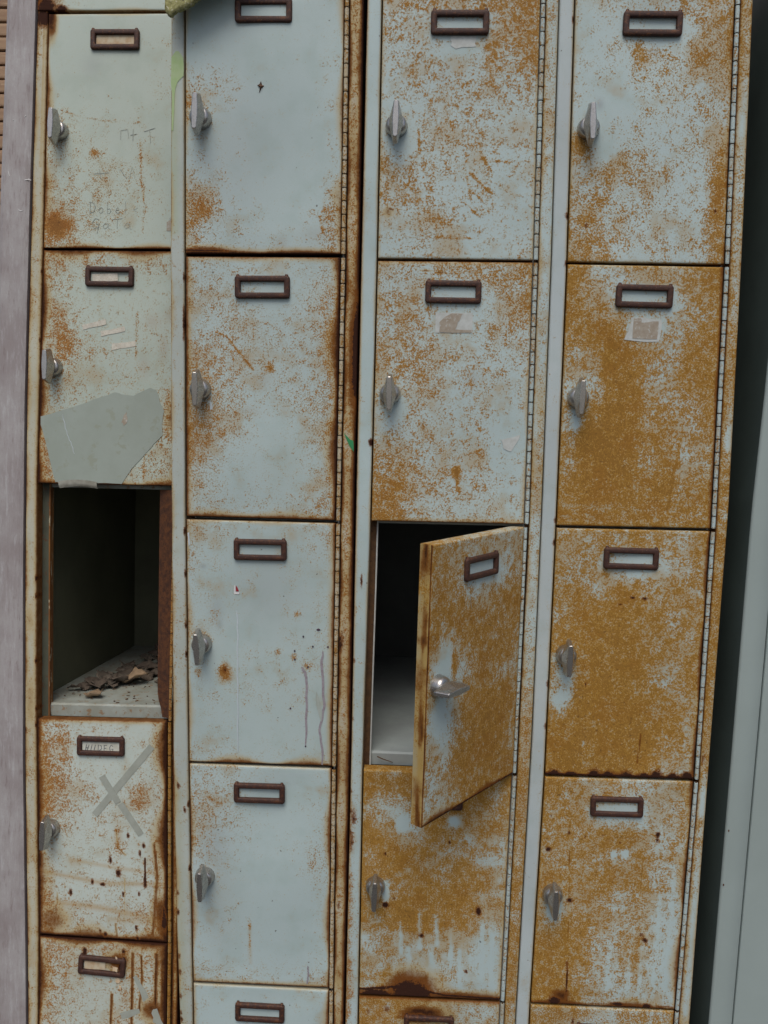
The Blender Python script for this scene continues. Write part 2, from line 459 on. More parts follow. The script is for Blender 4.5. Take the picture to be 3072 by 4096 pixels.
KNOB_ME = None
def make_knob(parent, cx, cz, y, ang=0., tint=None):
    """turn handle: stepped round boss and a tapering winged lever"""
    global KNOB_ME
    if KNOB_ME is None:
        v = []; f = []
        n = 28
        prof = [(.0142, 0), (.0139, .0015), (.0133, .0075), (.0124, .0105), (.0108, .0125), (.0085, .0132), (.0072, .0134), (.0066, .017), (.0066, .022)]
        for r, d in prof:
            for i in range(n):
                a = 2 * math.pi * i / n
                v.append((r * math.cos(a), -d, r * math.sin(a)))
        for k in range(len(prof) - 1):
            for i in range(n):
                j = (i + 1) % n
                f.append((k * n + j, k * n + i, (k + 1) * n + i, (k + 1) * n + j))
        # lever rings: depth, half length, half mid width, half tip width
        def ring(d, hl, hm, ht):
            e = .0016
            return [(-ht, -d, hl - e), (-ht + .001, -d, hl), (ht - .001, -d, hl), (ht, -d, hl - e), (hm, -d, .0035), (hm, -d, -.0035),
                    (ht, -d, -hl + e), (ht - .001, -d, -hl), (-ht + .001, -d, -hl), (-ht, -d, -hl + e), (-hm, -d, -.0035), (-hm, -d, .0035)]
        rings = [ring(.0125, .0240, .0070, .0022), ring(.0135, .0252, .0082, .0028), ring(.0165, .0256, .0086, .0031), ring(.0315, .0216, .0042, .0030),
                 ring(.0326, .0211, .0036, .0026)]
        b = len(v)
        for q in rings: v += q
        m_ = 12
        f.append([b + i for i in range(m_)])
        for k in range(len(rings) - 1):
            for i in range(m_):
                j = (i + 1) % m_
                f.append((b + k * m_ + i, b + k * m_ + j, b + (k + 1) * m_ + j, b + (k + 1) * m_ + i))
        f.append([b + (len(rings) - 1) * m_ + i for i in range(m_)][::-1])
        me = bpy.data.meshes.new('handle'); me.from_pydata(v, [], f); me.materials.append(M['zinc'])
        nb = (len(prof) - 1) * n
        me.polygons.foreach_set('use_smooth', [i < nb for i in range(len(me.polygons))])
        me.update()
        import bmesh
        bm = bmesh.new(); bm.from_mesh(me)
        bmesh.ops.recalc_face_normals(bm, faces=bm.faces)
        lever = [e for e in bm.edges if e.is_manifold and all(len(q.verts) != 4 or not q.smooth for q in e.link_faces) and e.calc_face_angle(0) > .5]
        bmesh.ops.bevel(bm, geom=lever, offset=.00045, segments=1, affect='EDGES', profile=.5)
        bm.to_mesh(me); bm.free()
        KNOB_ME = me
    o = bpy.data.objects.new('handle', KNOB_ME)
    link(o, parent, (cx, y, cz)); o.rotation_euler = (0, ang, 0)
    return o

def make_hinge(parent, xa, za, xb, zb, sp, r=.0027, y=.0005):
    """continuous piano hinge: painted knuckles on a dark rusty pin"""
    L = za - zb; n = int(round(L / .0165)); seg = L / n; k = 10
    v = []; f = []; mi = []; uu = []; vv = []
    def cyl(z0, z1, rr, m):
        b = len(v)
        for z in (z0, z1):
            t = (za - z) / L; x0 = xa + (xb - xa) * t
            for i in range(k):
                a = 2 * math.pi * i / k
                v.append((x0 + rr * math.cos(a), y + rr * math.sin(a) * .9, z)); uu.append(i / k); vv.append(t)
        for i in range(k):
            j = (i + 1) % k
            f.append((b + i, b + j, b + k + j, b + k + i)); mi.append(m)
        f.append([b + i for i in range(k)][::-1]); mi.append(m); f.append([b + k + i for i in range(k)]); mi.append(m)
    cyl(za, zb, r * .55, 1)
    for i in range(n):
        z1 = za - seg * i - .0008; z0 = za - seg * (i + 1) + .0008
        ff = r * (1 + .05 * random.uniform(-1, 1))
        cyl(z0, z0 + .0012, ff * .96, 0); cyl(z0 + .0012, z1 - .0012, ff, 0); cyl(z1 - .0012, z1, ff * .96, 0)
    a = fields(np.array(uu) * .02, np.array(vv), .006, L, sp)
    a['pc'] = np.array(v) + sp.get('seed', 0)
    o = mk('hinge', v, f, [M['paint'], M['rust_brown']], parent, None, False, a)
    o.data.polygons.foreach_set('material_index', mi)
    return o

# ------------------------------------------------------------------ measured layout (metres)
PA = (.430, .495, .445)     # greener old paint of the leaning locker
PB = (.415, .505, .505)     # cool grey paint of the row
PC = (.425, .520, .525)

DOORS = {
 2: [[(-.2805, 1.7385), (-.0800, 1.7385), (-.0796, 1.4047), (-.2828, 1.4027)],
     [(-.2828, 1.3992), (-.0796, 1.4009), (-.0808, 1.0563), (-.2843, 1.0563)],
     [(-.2843, 1.0521), (-.0808, 1.0526), (-.0812, .7094), (-.2825, .7073)],
     [(-.2825, .7040), (-.0813, .7050), (-.0802, .3723), (-.2789, .3708)],
     [(-.2789, .3672), (-.0802, .3679), (-.079, .030), (-.277, .030)]],
 3: [[(-.0314, 1.7255), (.1635, 1.7245), (.1684, 1.4011), (-.0308, 1.4007)],
     [(-.0308, 1.3975), (.1684, 1.3983), (.1716, 1.0589), (-.0322, 1.0574)],
     [(-.0322, 1.0540), (.1716, 1.0552), (.1703, .7105), (-.0360, .7102)],
     [(-.0360, .7062), (.1702, .7068), (.1673, .3666), (-.0357, .3646)],
     [(-.0357, .3611), (.1673, .3630), (.166, .028), (-.035, .028)]],
 4: [[(.2069, 1.7245), (.4000, 1.7240), (.4100, 1.3997), (.2130, 1.3999)],
     [(.2131, 1.3968), (.4101, 1.3963), (.4167, 1.0600), (.2154, 1.0585)],
     [(.2155, 1.0548), (.4167, 1.0564), (.4184, .7120), (.2160, .7096)],
     [(.2160, .7063), (.4184, .7083), (.4148, .3670), (.2116, .3652)],
     [(.2116, .3621), (.4148, .3639), (.413, .028), (.210, .028)]],
 1: [[(.0043, -.0022), (.2060, -.0004), (.2050, -.3405), (.0007, -.3415)],
     [(.0006, -.3445), (.2050, -.3432), (.2020, -.6880), (-.0039, -.6891)],
     None,
     [(-.0002, -1.0440), (.1983, -1.0408), (.2043, -1.3770), (.0075, -1.3739)],
     [(.0076, -1.3774), (.2044, -1.3796), (.206, -1.722), (.009, -1.722)]],
}
# outer edges of the uprights: (z, x)
EDGE = {
 '2L': [(1.79, -.2985), (1.6595, -.2995), (1.4182, -.3028), (1.1109, -.3047), (.7085, -.3054), (.4337, -.3024), (.3022, -.299), (0, -.295)],
 '2R': [(1.79, -.0556), (1.42, -.0550), (1.097, -.0562), (.7123, -.0556), (.3166, -.0578), (0, -.0585)],
 '3L': [(1.79, -.0505), (1.7134, -.0510), (1.4217, -.0524), (1.097, -.0535), (.7124, -.0540), (.4234, -.0552), (0, -.0562)],
 '3R': [(1.79, .1846), (1.7138, .1864), (1.4067, .1914), (1.0841, .1940), (.7722, .1949), (.3621, .1906), (0, .187)],
 '4L': [(1.79, .1862), (1.7138, .1876), (1.4067, .1926), (1.0841, .1952), (.7722, .1961), (.3621, .1918), (0, .188)],
 '4R': [(1.79, .4190), (1.7141, .4225), (1.4102, .4317), (1.091, .4387), (.8359, .4380), (.3462, .4375), (0, .437)],
 '1L': [(.06, -.0122), (.0184, -.0129), (-.3092, -.0189), (-.5657, -.0225), (-.8355, -.0219), (-1.1081, -.0186), (-1.4097, -.0110), (-1.5152, -.0090), (-1.735, -.006)],
 '1R': [(.06, .2235), (-.35, .2220), (-.70, .2190), (-1.0833, .2155), (-1.4266, .2215), (-1.735, .224)],
}
def ex(key, z):
    t = EDGE[key][::-1]
    return np.interp(z, [a for a, _ in t], [b for _, b in t])
def door_edge(c, side, z):
    zs = []; xs = []
    for d in DOORS[c]:
        if d is None: continue
        if side == 'L': zs += [d[0][1], d[3][1]]; xs += [d[0][0], d[3][0]]
        else: zs += [d[1][1], d[2][1]]; xs += [d[1][0], d[2][0]]
    o = np.argsort(zs)
    return np.interp(z, np.array(zs)[o], np.array(xs)[o])

S = {}   # weathering of each door
S[1, 1] = dict(seed=1, paint=PA, g=['00000001', '00000011', '00000012', '10000011', '32110100', '42210110', '32232211', '33232211', '64323210', '75321110'],
   t=(.42, .004), b=(.85, .005), l=(.75, .007), r=(.3, .005),
   sp=[('r', .1, .90, .10, .045, 3.2), ('r', .36, .59, .035, .018, 4), ('e', .02, .03, .05, .09, .8)],
   ln=[('r', [(.695, .535), (.71, .72)], 2.2, 2.2), ('r', [(.74, .81), (.725, .93)], 2.2, 1.9), ('r', [(.11, .412), (.31, .445), (.45, .455), (.69, .461)], 1.8, 1.9), ('r', [(.72, .73), (.73, .80)], 2, 2.5)],
   pt=[((.30, .33, .32), .35, .33, .22, .07, .05), ((.36, .40, .36), .3, .6, .5, .3, .12)])
S[1, 2] = dict(seed=2, paint=PA, g=['54443343', '43111111', '32211111', '44211122', '45222112', '54222213', '43311115', '51000025', '63000134', '64002334'],
   t=(.8, .010), b=(.8, .009), l=(.95, .011), r=(.55, .008),
   sp=[('r', .14, .27, .07, .05, 1.6), ('r', .3, .42, .2, .05, .8), ('e', 1.0, .70, .09, .10, .55), ('r', .17, .37, .08, .05, 1.2)],
   ln=[('r', [(.70, .26), (.70, .46)], 2.0, 3.0), ('r', [(.78, .88), (.78, .98)], 1.8, 2.6)],
   pt=[((.35, .30, .23), .5, .94, .27, .04, .035), ((.37, .33, .27), .5, .90, .41, .035, .05), ((.36, .31, .25), .4, .76, .49, .04, .05), ((.40, .36, .30), .5, .82, .30, .06, .03)])
S[1, 4] = dict(seed=3, paint=(.475, .535, .500), g=['65221214', '76211134', '76331223', '75432243', '65322223', '43122224', '32212224', '32212224', '53322335', '53333346'],
   t=(.6, .006), b=(.95, .013), l=(.95, .012), r=(1.0, .014),
   sp=[('d', u, v, a * .85, b * 1.15, .86) for u, v, a, b in ((.563, .635, .016, .016), (.622, .695, .024, .018), (.42, .740, .015, .014), (.25, .795, .016, .016), (.79, .60, .014, .016), (.83, .735, .018, .02), (.66, .79, .012, .012), (.785, .785, .012, .012), (.70, .52, .014, .014), (.82, .565, .016, .012), (.76, .94, .014, .013), (.52, .98, .02, .014), (.48, .965, .012, .01), (.98, .91, .03, .045), (.77, .99, .02, .01), (.50, .75, .03, .007))] +
      [('e', .1, .93, .16, .09, .55), ('r', .78, .35, .1, .06, 1.3), ('e', .97, .86, .10, .09, .7), ('r', .62, .55, .03, .09, 1.6)],
   ln=[('e', [(.90, .555), (.925, .70), (.905, .85), (.885, .99)], 4.8, .62), ('d', [(.905, .56), (.922, .65)], 1.8, .75), ('d', [(.83, .62), (.83, .74)], 2.0, .85), ('e', [(.67, .72), (.665, .95)], 1.6, .42), ('e', [(.61, .50), (.62, .58), (.68, .61)], 2.2, .5), ('e', [(.15, .80), (.13, .9)], 2, .5), ('d', [(.975, .84), (.97, .93)], 3, .8), ('e', [(.60, .93), (.61, .99)], 2.6, .6), ('e', [(.96, .93), (.965, 1)], 2.6, .6)],
   pl=[((.40, .26, .11), .6, [(0, .70), (.2, .72), (.5, .745), (.95, .735)], 3.6), ((.42, .30, .15), .5, [(.25, .645), (.6, .67), (.95, .69)], 3.0), ((.40, .26, .11), .6, [(.15, .845), (.5, .86), (.95, .90)], 5.0), ((.42, .29, .14), .4, [(.55, .91), (.95, .915)], 5)])
S[1, 5] = dict(seed=4, paint=(.465, .515, .470), g=['55445545', '65323545', '54322435', '53323435', '43333445', '43333445', '43333445', '43333445', '54444455', '55555555'],
   t=(.85, .010), b=(.8, .01), l=(.9, .012), r=(1.0, .016),
   sp=[('d', .36, .055, .016, .022, 1), ('d', .72, .40, .06, .03, 1.1), ('e', .62, .09, .12, .05, .7), ('d', .64, .12, .03, .03, .8), ('d', .66, .045, .016, .016, .8), ('e', .9, .30, .12, .06, .7), ('d', .60, .09, .08, .015, .75)],
   ln=[('e', [(.575, .24), (.565, .43)], 3.4, .75), ('e', [(.735, .05), (.73, .45)], 4.0, .72), ('e', [(.80, .06), (.81, .16), (.79, .3)], 3.2, .7), ('e', [(.92, .05), (.915, .25), (.95, .45)], 4.5, .75), ('e', [(.97, .03), (.97, .5)], 3, .8)])
S[2, 1] = dict(seed=5, paint=PB, g=['10000001', '00000001', '00000001', '32100001', '42100001', '21000001', '21100001', '43100003', '54110015', '42211114'],
   t=(.3, .004), b=(1.0, .007), l=(.45, .006), r=(.55, .007), gold=.25,
   sp=[('e', .13, 1.0, .20, .03, 1.0), ('e', .98, .78, .06, .07, .4), ('r', .10, .83, .06, .05, 1.5)],
   ln=[('r', [(.865, .86), (.885, .92)], 2, 2.6), ('d', [(0, .985), (.28, .99)], 2.2, .8)],
   pt=[((.33, .31, .26), .4, .62, .955, .04, .03), ((.34, .33, .29), .35, .85, .925, .10, .03), ((.33, .37, .38), .35, .30, .6, .25, .3)])
S[2, 2] = dict(seed=6, paint=PB, g=['33222223', '44320135', '23442336', '55433336', '65432335', '65422345', '76420135', '64111123', '43111124', '33222245'],
   t=(.6, .007), b=(.85, .008), l=(.8, .008), r=(.95, .011), gold=.35,
   ln=[('r', [(.20, .28), (.27, .30), (.37, .37), (.44, .42)], 1.6, 3.0)], sp=[('r', .55, .415, .03, .02, 3)],
   pt=[((.36, .34, .28), .45, .50, .455, .07, .03), ((.37, .37, .33), .4, .42, .58, .06, .02), ((.34, .40, .37), .4, .66, .78, .12, .1)])
S[2, 3] = dict(seed=7, paint=PB, g=['33211224', '32100122', '21110111', '22100111', '32000112', '10011111', '11111211', '12111110', '11100000', '33211112'],
   t=(.45, .005), b=(.75, .008), l=(.55, .006), r=(.7, .008), gold=.35,
   sp=[('r', .257, .612, .045, .042, 5.0), ('d', .26, .605, .028, .022, .62), ('r', .745, .37, .020, .016, 3.2), ('r', .62, .525, .02, .016, 2.8), ('r', .73, .545, .018, .016, 2.2), ('r', .07, .62, .03, .02, 2), ('r', .12, .50, .05, .05, 1.5), ('r', .82, .58, .05, .02, 2)],
   pt=[((.31, .35, .36), .5, .20, .36, .05, .06), ((.25, .29, .29), .5, .22, .42, .02, .02), ((.33, .37, .37), .35, .55, .28, .2, .14), ((.22, .26, .29), .5, .11, .185, .02, .01)])
S[2, 4] = dict(seed=8, paint=PC, g=['33311001', '44310011', '43310002', '42110112', '22100012', '11000002', '11100001', '11100001', '10000001', '33222123'],
   t=(.3, .004), b=(.7, .007), l=(.65, .006), r=(.75, .007), gold=.35,
   sp=[('r', .42, .72, .015, .03, 3), ('r', .42, .81, .013, .06, 3), ('r', .88, .42, .05, .05, 1.5)],
   pl=[((.42, .33, .2), .35, [(.42, .72), (.425, .9)], 2.5)],
   pt=[((.33, .38, .40), .45, .16, .36, .1, .12), ((.33, .36, .35), .3, .2, .6, .12, .3)])
S[2, 5] = dict(seed=9, paint=PC, g=['11000011', '10000001', '10000001', '10000001', '10000001', '10000001', '10000001', '10000001', '20000001', '33222223'],
   t=(.3, .004), b=(.7, .007), l=(.5, .006), r=(.7, .007), gold=.3)
S[3, 1] = dict(seed=10, paint=PC, g=['45556777', '54422567', '34423457', '24444545', '22444433', '32444433', '55443323', '56422422', '33552222', '23432223'],
   t=(.3, .005), b=(.3, .004), l=(.35, .006), r=(.4, .006), gold=.55,
   sp=[('c', .52, .135, .16, .035, 0), ('c', .5, .215, .12, .02, 0), ('c', .14, .56, .06, .05, 0), ('e', .06, .82, .045, .03, .45), ('d', .075, .81, .02, .006, .75), ('r', .70, .235, .06, .06, 1.4)],
   ln=[('r', p, 1.9, 2.3) for p in ([(.58, .669), (.72, .746)], [(.561, .686), (.60, .788)], [(.502, .76), (.654, .838)], [(.585, .736), (.683, .785)], [(.634, .624), (.845, .627)], [(.25, .51), (.25, .60)], [(.66, .61), (.72, .665)], [(.40, .915), (.60, .92)])],
   pt=[((.20, .22, .23), .55, .455, .178, .025, .012), ((.20, .22, .23), .45, .47, .195, .03, .008), ((.20, .22, .23), .5, .56, .195, .016, .01), ((.30, .32, .31), .4, .40, .31, .04, .03)])
S[3, 2] = dict(seed=11, paint=PC, g=['44455556', '55422246', '56521355', '66544334', '55543433', '44432422', '34433411', '66543412', '78643422', '87433343'],
   t=(.55, .006), b=(.6, .007), l=(.35, .005), r=(.45, .006), gold=.6,
   sp=[('c', .52, .11, .15, .02, 0), ('c', .15, .56, .05, .05, 0), ('r', .55, .80, .03, .03, 3), ('c', .88, .68, .07, .05, 0)],
   ln=[('e', [(.01, .66), (.22, .68)], 1.6, .5), ('e', [(.25, .03), (.46, .045)], 1.4, .6), ('r', [(.55, .78), (.56, .87)], 2.4, 3)],
   pt=[((.30, .32, .31), .4, .63, .44, .06, .04), ((.36, .40, .36), .5, .60, .67, .07, .025)])
S[3, 3] = dict(seed=12, lip=(.36, .235, .075), paint=PC, g=['76655555', '77633356', '88876788', '87888888', '74578887', '63577666', '63687777', '63788877', '56888887', '54688888'],
   t=(.2, .005), b=(.95, .010), l=(.9, .0022), r=(.4, .006), gold=.85, strk=.30,
   sp=[('c', .55, .125, .15, .035, 0), ('c', .12, .63, .075, .075, 0), ('c', .16, .44, .10, .085, 0), ('r', .7, .68, .2, .14, 1.0), ('r', .26, .45, .035, .04, 2.8)],
   ln=[('d', [(.30, .995), (.8, .99), (1, .995)], 2.6, .8)])
S[3, 4] = dict(seed=13, paint=PC, g=['88888887', '65688876', '86578666', '88877755', '88887875', '88898876', '78988864', '36455433', '55433432', '67654433'],
   t=(.35, .006), b=(1.0, .011), l=(.35, .005), r=(.5, .007), gold=.9, strk=.25,
   sp=[('d', .36, 1.0, .16, .085, 1.15), ('e', .36, .97, .24, .11, .78), ('d', .12, 1.0, .14, .035, 1.0), ('e', .7, 1.0, .5, .04, .8), ('d', .82, .60, .02, .022, .95), ('d', .17, .585, .025, .014, .9), ('d', .23, .555, .01, .01, .8), ('c', .17, .53, .03, .05, 0), ('d', .43, .72, .02, .012, .7), ('d', .75, .87, .012, .012, .8), ('d', .16, .36, .01, .01, .8), ('d', .6, .30, .01, .01, .8), ('c', .28, .22, .05, .04, 0), ('c', .62, .21, .05, .025, 0)],
   ln=[('d', [(0, .975), (.3, .955), (.6, .985), (1, .992)], 3, .9)] + [('r', [(a, b), (a + .01, c)], 4, -1.7) for a, b, c in ((.28, .66, .80), (.41, .62, .78), (.53, .64, .76), (.63, .69, .84), (.34, .78, .90), (.5, .80, .95), (.70, .78, .95), (.85, .66, .9), (.92, .7, .97))])
S[3, 5] = dict(seed=14, paint=PC, g=['77765444', '87654556', '77666666', '66666666', '66666666', '66666666', '66666666', '66666666', '77777777', '88888888'],
   t=(.6, .008), b=(.9, .012), l=(.4, .006), r=(.5, .008), gold=.8, sp=[('d', .42, .085, .12, .02, .9), ('e', .45, .07, .2, .05, .85), ('d', .2, .05, .03, .02, .6), ('d', .07, .07, .02, .02, .5)])
S[4, 1] = dict(seed=15, paint=PC, g=['23434567', '12211267', '22254466', '11124445', '21233345', '51232334', '45644336', '66443236', '76543337', '77434347'],
   t=(.25, .005), b=(.35, .005), l=(.35, .005), r=(.6, .007), gold=.75,
   sp=[('c', .53, .14, .16, .035, 0), ('r', .40, .20, .06, .05, 2.0), ('r', .06, .56, .05, .03, 2.2), ('c', .22, .58, .06, .05, 0), ('c', .32, .42, .1, .05, 0), ('d', .11, .86, .012, .012, .7), ('d', .93, .80, .012, .012, .7), ('r', .95, .72, .04, .16, 1.2)],
   pt=[((.25, .26, .29), .5, .17, .41, .025, .02), ((.28, .28, .29), .4, .50, .22, .05, .02)])
S[4, 2] = dict(seed=16, paint=PC, g=['84456578', '86333367', '88865678', '66887688', '44896588', '67997768', '69998757', '68997856', '89998977', '88888888'],
   t=(.4, .006), b=(.5, .007), l=(.4, .006), r=(.75, .008), gold=.9,
   sp=[('c', .5, .10, .17, .03, 0), ('c', .51, .235, .13, .035, 0), ('e', .30, .33, .035, .06, .36), ('r', .32, .30, .08, .16, 1.2), ('r', .2, .7, .16, .12, 1.0), ('c', .09, .58, .03, .04, 0)],
   ln=[('r', [(.78, .65), (.74, .8), (.72, .92)], 2.6, 2.0)])
S[4, 3] = dict(seed=17, paint=PC, g=['66777757', '66533367', '77688777', '78998877', '88998777', '57999778', '69999877', '89999886', '99999986', '99999865'],
   t=(.15, .004), b=(.95, .007), l=(.35, .005), r=(.85, .007), gold=1.,
   sp=[('c', .53, .115, .15, .028, 0), ('c', .11, .59, .035, .05, 0), ('c', .08, .68, .06, .04, 0), ('r', .77, .57, .06, .05, -1.1), ('d', .52, .265, .02, .006, .9), ('d', .60, .268, .03, .006, .85), ('d', .44, .295, .02, .004, .8), ('d', .14, .515, .01, .008, 1), ('d', .24, .62, .008, .008, .8)] +
      [('d', x, .992, .05, h, .95) for x, h in ((.06, .02), (.18, .012), (.33, .028), (.42, .018), (.55, .024), (.66, .014), (.75, .026), (.86, .018), (.95, .026))],
   ln=[('e', [(.63, .82), (.615, .94)], 3.2, .60), ('e', [(.63, .83), (.625, .87)], 2, .66), ('d', [(0, .993), (1, .993)], 2.0, .9)])
S[4, 4] = dict(seed=18, paint=PC, g=['87565546', '77633356', '77788646', '67776755', '87787764', '65665644', '78865543', '88856742', '88754642', '88754443'],
   t=(.2, .005), b=(.95, .009), l=(.4, .006), r=(.75, .008), gold=.95, strk=.15,
   sp=[('c', .51, .13, .16, .022, 0), ('c', .12, .57, .05, .06, 0), ('c', .50, .325, .02, .015, 0), ('c', .57, .32, .03, .02, 0)] +
      [('d', u, v, a * .8, b * .8, .82) for u, v, a, b in ((.185, .235, .014, .014), (.79, .23, .02, .02), (.79, .255, .014, .014), (.76, .695, .03, .016), (.73, .67, .018, .01), (.22, .53, .03, .016), (.05, .31, .03, .016), (.54, .27, .010, .008), (.42, .24, .008, .008), (.06, .165, .01, .01), (.3, .25, .008, .008), (.4, .055, .008, .01), (.62, .06, .008, .008), (.88, .12, .008, .008))] +
      [('d', .16, .985, .05, .025, 1.0), ('e', .2, .96, .1, .05, .7), ('d', .6, .985, .06, .012, .85), ('d', .8, .99, .05, .015, .85)],
   ln=[('d', [(.23, .80), (.245, .98)], 2.2, .8), ('e', [(.19, .2), (.21, .45), (.235, .8), (.25, 1.)], 1.8, .55), ('e', [(.70, .35), (.71, .60)], 1.6, .5), ('d', [(0, .99), (1, .99)], 2, .7)] + [('r', [(a, b), (a, c)], 4, -1.4) for a, b, c in ((.52, .7, .92), (.66, .74, .95), (.74, .73, .92), (.84, .5, .95), (.92, .4, .9))])
S[4, 5] = dict(seed=19, paint=PC, g=['77655667', '76544456', '66666666', '66666666', '66666666', '66666666', '66666666', '66666666', '77777777', '88888888'],
   t=(.3, .005), b=(.9, .01), l=(.4, .006), r=(.6, .008), gold=.9, sp=[('d', .3, .07, .015, .02, .7), ('d', .5, .08, .03, .01, .6)])

# ------------------------------------------------------------------ the lockers
INSIDE = .020          # how far shelf fronts sit behind the door faces
def stile(root, name, kL, kR, z1, z0, sp, y=0.):
    """upright between two edge functions, folded back at both sides"""
    zm = (z1 + z0) / 2; Wd = abs(float(kR(zm) - kL(zm)))
    def mp(u, v):
        z = z1 + (z0 - z1) * v
        a, b = kL(z), kR(z)
        return a + (b - a) * u, z
    return panel(name, mp, Wd, z1 - z0, sp, root, y=y, depth=INSIDE, rad=.003, step=.0025)

def col_map(vals):     # one row of digits per height step, top to bottom
    return vals

LOCKER = {
 1: dict(top=.055, bot=-1.735, label='leaning locker with greener paint and a missing third door, left end of the row'),
 2: dict(top=1.79, bot=0., label='locker of mostly clean pale blue-grey doors with purple paint runs'),
 3: dict(top=1.79, bot=0., label='speckled locker with one rusty door swung open'),
 4: dict(top=1.79, bot=0., label='most heavily rusted locker with orange doors, next to the plain cabinet'),
}
STILES = {
 (1, 'L'): dict(seed=21, paint=(.45, .45, .37), g=['32', '21', '11', '21', '22', '32', '11', '11', '11', '21', '32', '21', '32', '32', '33', '22', '22', '32', '33', '33'],
     l=(.62, .007), r=(.55, .006), t=(.8, .02), sp=[('d', .95, v + .006 * math.sin(v * 913), 0.096, 0.0031, 0.72) for v in (.235, .30, .50, .515, .57, .60, .625)] + [('d', .05, v + .006 * math.sin(v * 913), 0.180, 0.0037, 0.64) for v in (.50, .62, .80, .84)] + [('e', .5, .60, .7, .03, .42), ('e', .4, .53, .7, .02, .38), ('d', .6, .035, .9, .008, 1.0)],
     ln=[('e', [(.62, .03), (.60, .155)], 2.2, .50)]),
 (1, 'R'): dict(seed=22, paint=(.40, .38, .28), g=['55', '55', '55', '44', '44', '44', '44', '55', '55', '55', '66', '66', '55', '44', '66', '66', '66', '66', '66', '66'], l=(.95, .008), r=(.9, .006), t=(.5, .01)),
 (2, 'L'): dict(seed=23, paint=(.42, .465, .435), g=['21', '10', '00', '10', '11', '10', '11', '10', '10', '21', '22', '10', '11', '11', '11', '11', '22', '22', '12', '22'],
     l=(.55, .0045), r=(.35, .003), t=(.3, .01),
     sp=[('d', .95, v + .006 * math.sin(v * 913), 0.072, 0.0037, 0.72) for v in (.23, .255, .42, .45, .50, .52, .64, .70)] + [('d', .95, .265, .10, .016, .7)] + [('d', .12, v + .006 * math.sin(v * 913), 0.150, 0.0031, 0.64) for v in (.72, .73, .775, .79, .80, .825, .83, .855, .865, .90, .925, .945)] + [('d', .3, .625, .15, .003, .8), ('d', .7, .645, .12, .003, .7)],
     pl=[((.34, .40, .22), .4, [(.2, .10), (.3, .2)], 7), ((.38, .39, .27), .5, [(.2, .62), (.3, .99)], 7)]),
 (2, 'R'): dict(seed=24, paint=(.45, .42, .33), g=['44', '45', '54', '45', '56', '66', '55', '44', '55', '45', '44', '34', '33', '44', '44', '33', '44', '33', '33', '44'],
     l=(.85, .006), r=(.95, .0085), t=(.3, .01),
     sp=[('d', 1.0, .285, .42, .040, 1.25), ('e', .7, .285, .5, .060, .78), ('e', .3, .05, .5, .03, .35), ('e', .5, .15, .9, .04, .42), ('e', .6, .25, .9, .05, .45), ('e', .4, .47, .8, .03, .3), ('e', .4, .60, .9, .03, .4), ('d', .3, .72, .2, .004, .6), ('e', .5, .78, .9, .02, .4), ('d', .1, .505, .3, .012, .7)]),
 (3, 'L'): dict(seed=25, paint=PC, g=['00', '00', '00', '10', '00', '00', '10', '00', '10', '10', '11', '11', '21', '21', '31', '32', '32', '42', '32', '31'],
     l=(.6, .0035), r=(.4, .003),
     sp=[('d', .1, v + .006 * math.sin(v * 913), 0.096, 0.0025, 0.64) for v in (.52, .54, .56, .62, .64, .66, .69)] + [('d', .5, .455, .07, .006, .75), ('d', .92, .35, .16, .003, .9), ('d', .35, .645, .3, .006, .6), ('d', .2, .665, .2, .012, .55), ('r', .15, .8, .3, .15, 1.2)]),
 (3, 'R'): dict(seed=26, paint=PC, g=['45', '43', '44', '32', '22', '33', '24', '45', '44', '33', '44', '66', '77', '77', '66', '44', '32', '32', '33', '33'],
     l=(.5, .005), r=(.35, .004), gold=.8, sp=[('e', .6, .32, .7, .03, .3), ('r', .5, .80, 1, .08, 1.4)]),
 (4, 'L'): dict(seed=27, paint=(.44, .50, .51), g=['00', '00', '00', '00', '00', '00', '01', '00', '00', '01', '00', '00', '01', '00', '00', '01', '00', '01', '11', '11'],
     l=(.15, .003), r=(.42, .0035), sp=[('d', .95, v + .006 * math.sin(v * 913), 0.120, 0.0031, 0.64) for v in (.055, .19, .22, .40, .42, .53, .56)]),
 (4, 'R'): dict(seed=28, paint=PC, g=['66', '65', '32', '45', '54', '66', '77', '77', '77', '78', '87', '76', '65', '54', '43', '42', '32', '32', '32', '32'],
     l=(.6, .005), r=(.55, .0045), gold=.9, sp=[('d', .3, .585, .22, .006, .7), ('d', .7, .60, .1, .005, .7), ('c', .75, .34, .4, .012, 0), ('c', .6, .62, .5, .01, 0), ('c', .7, .74, .35, .05, 0)]),
}

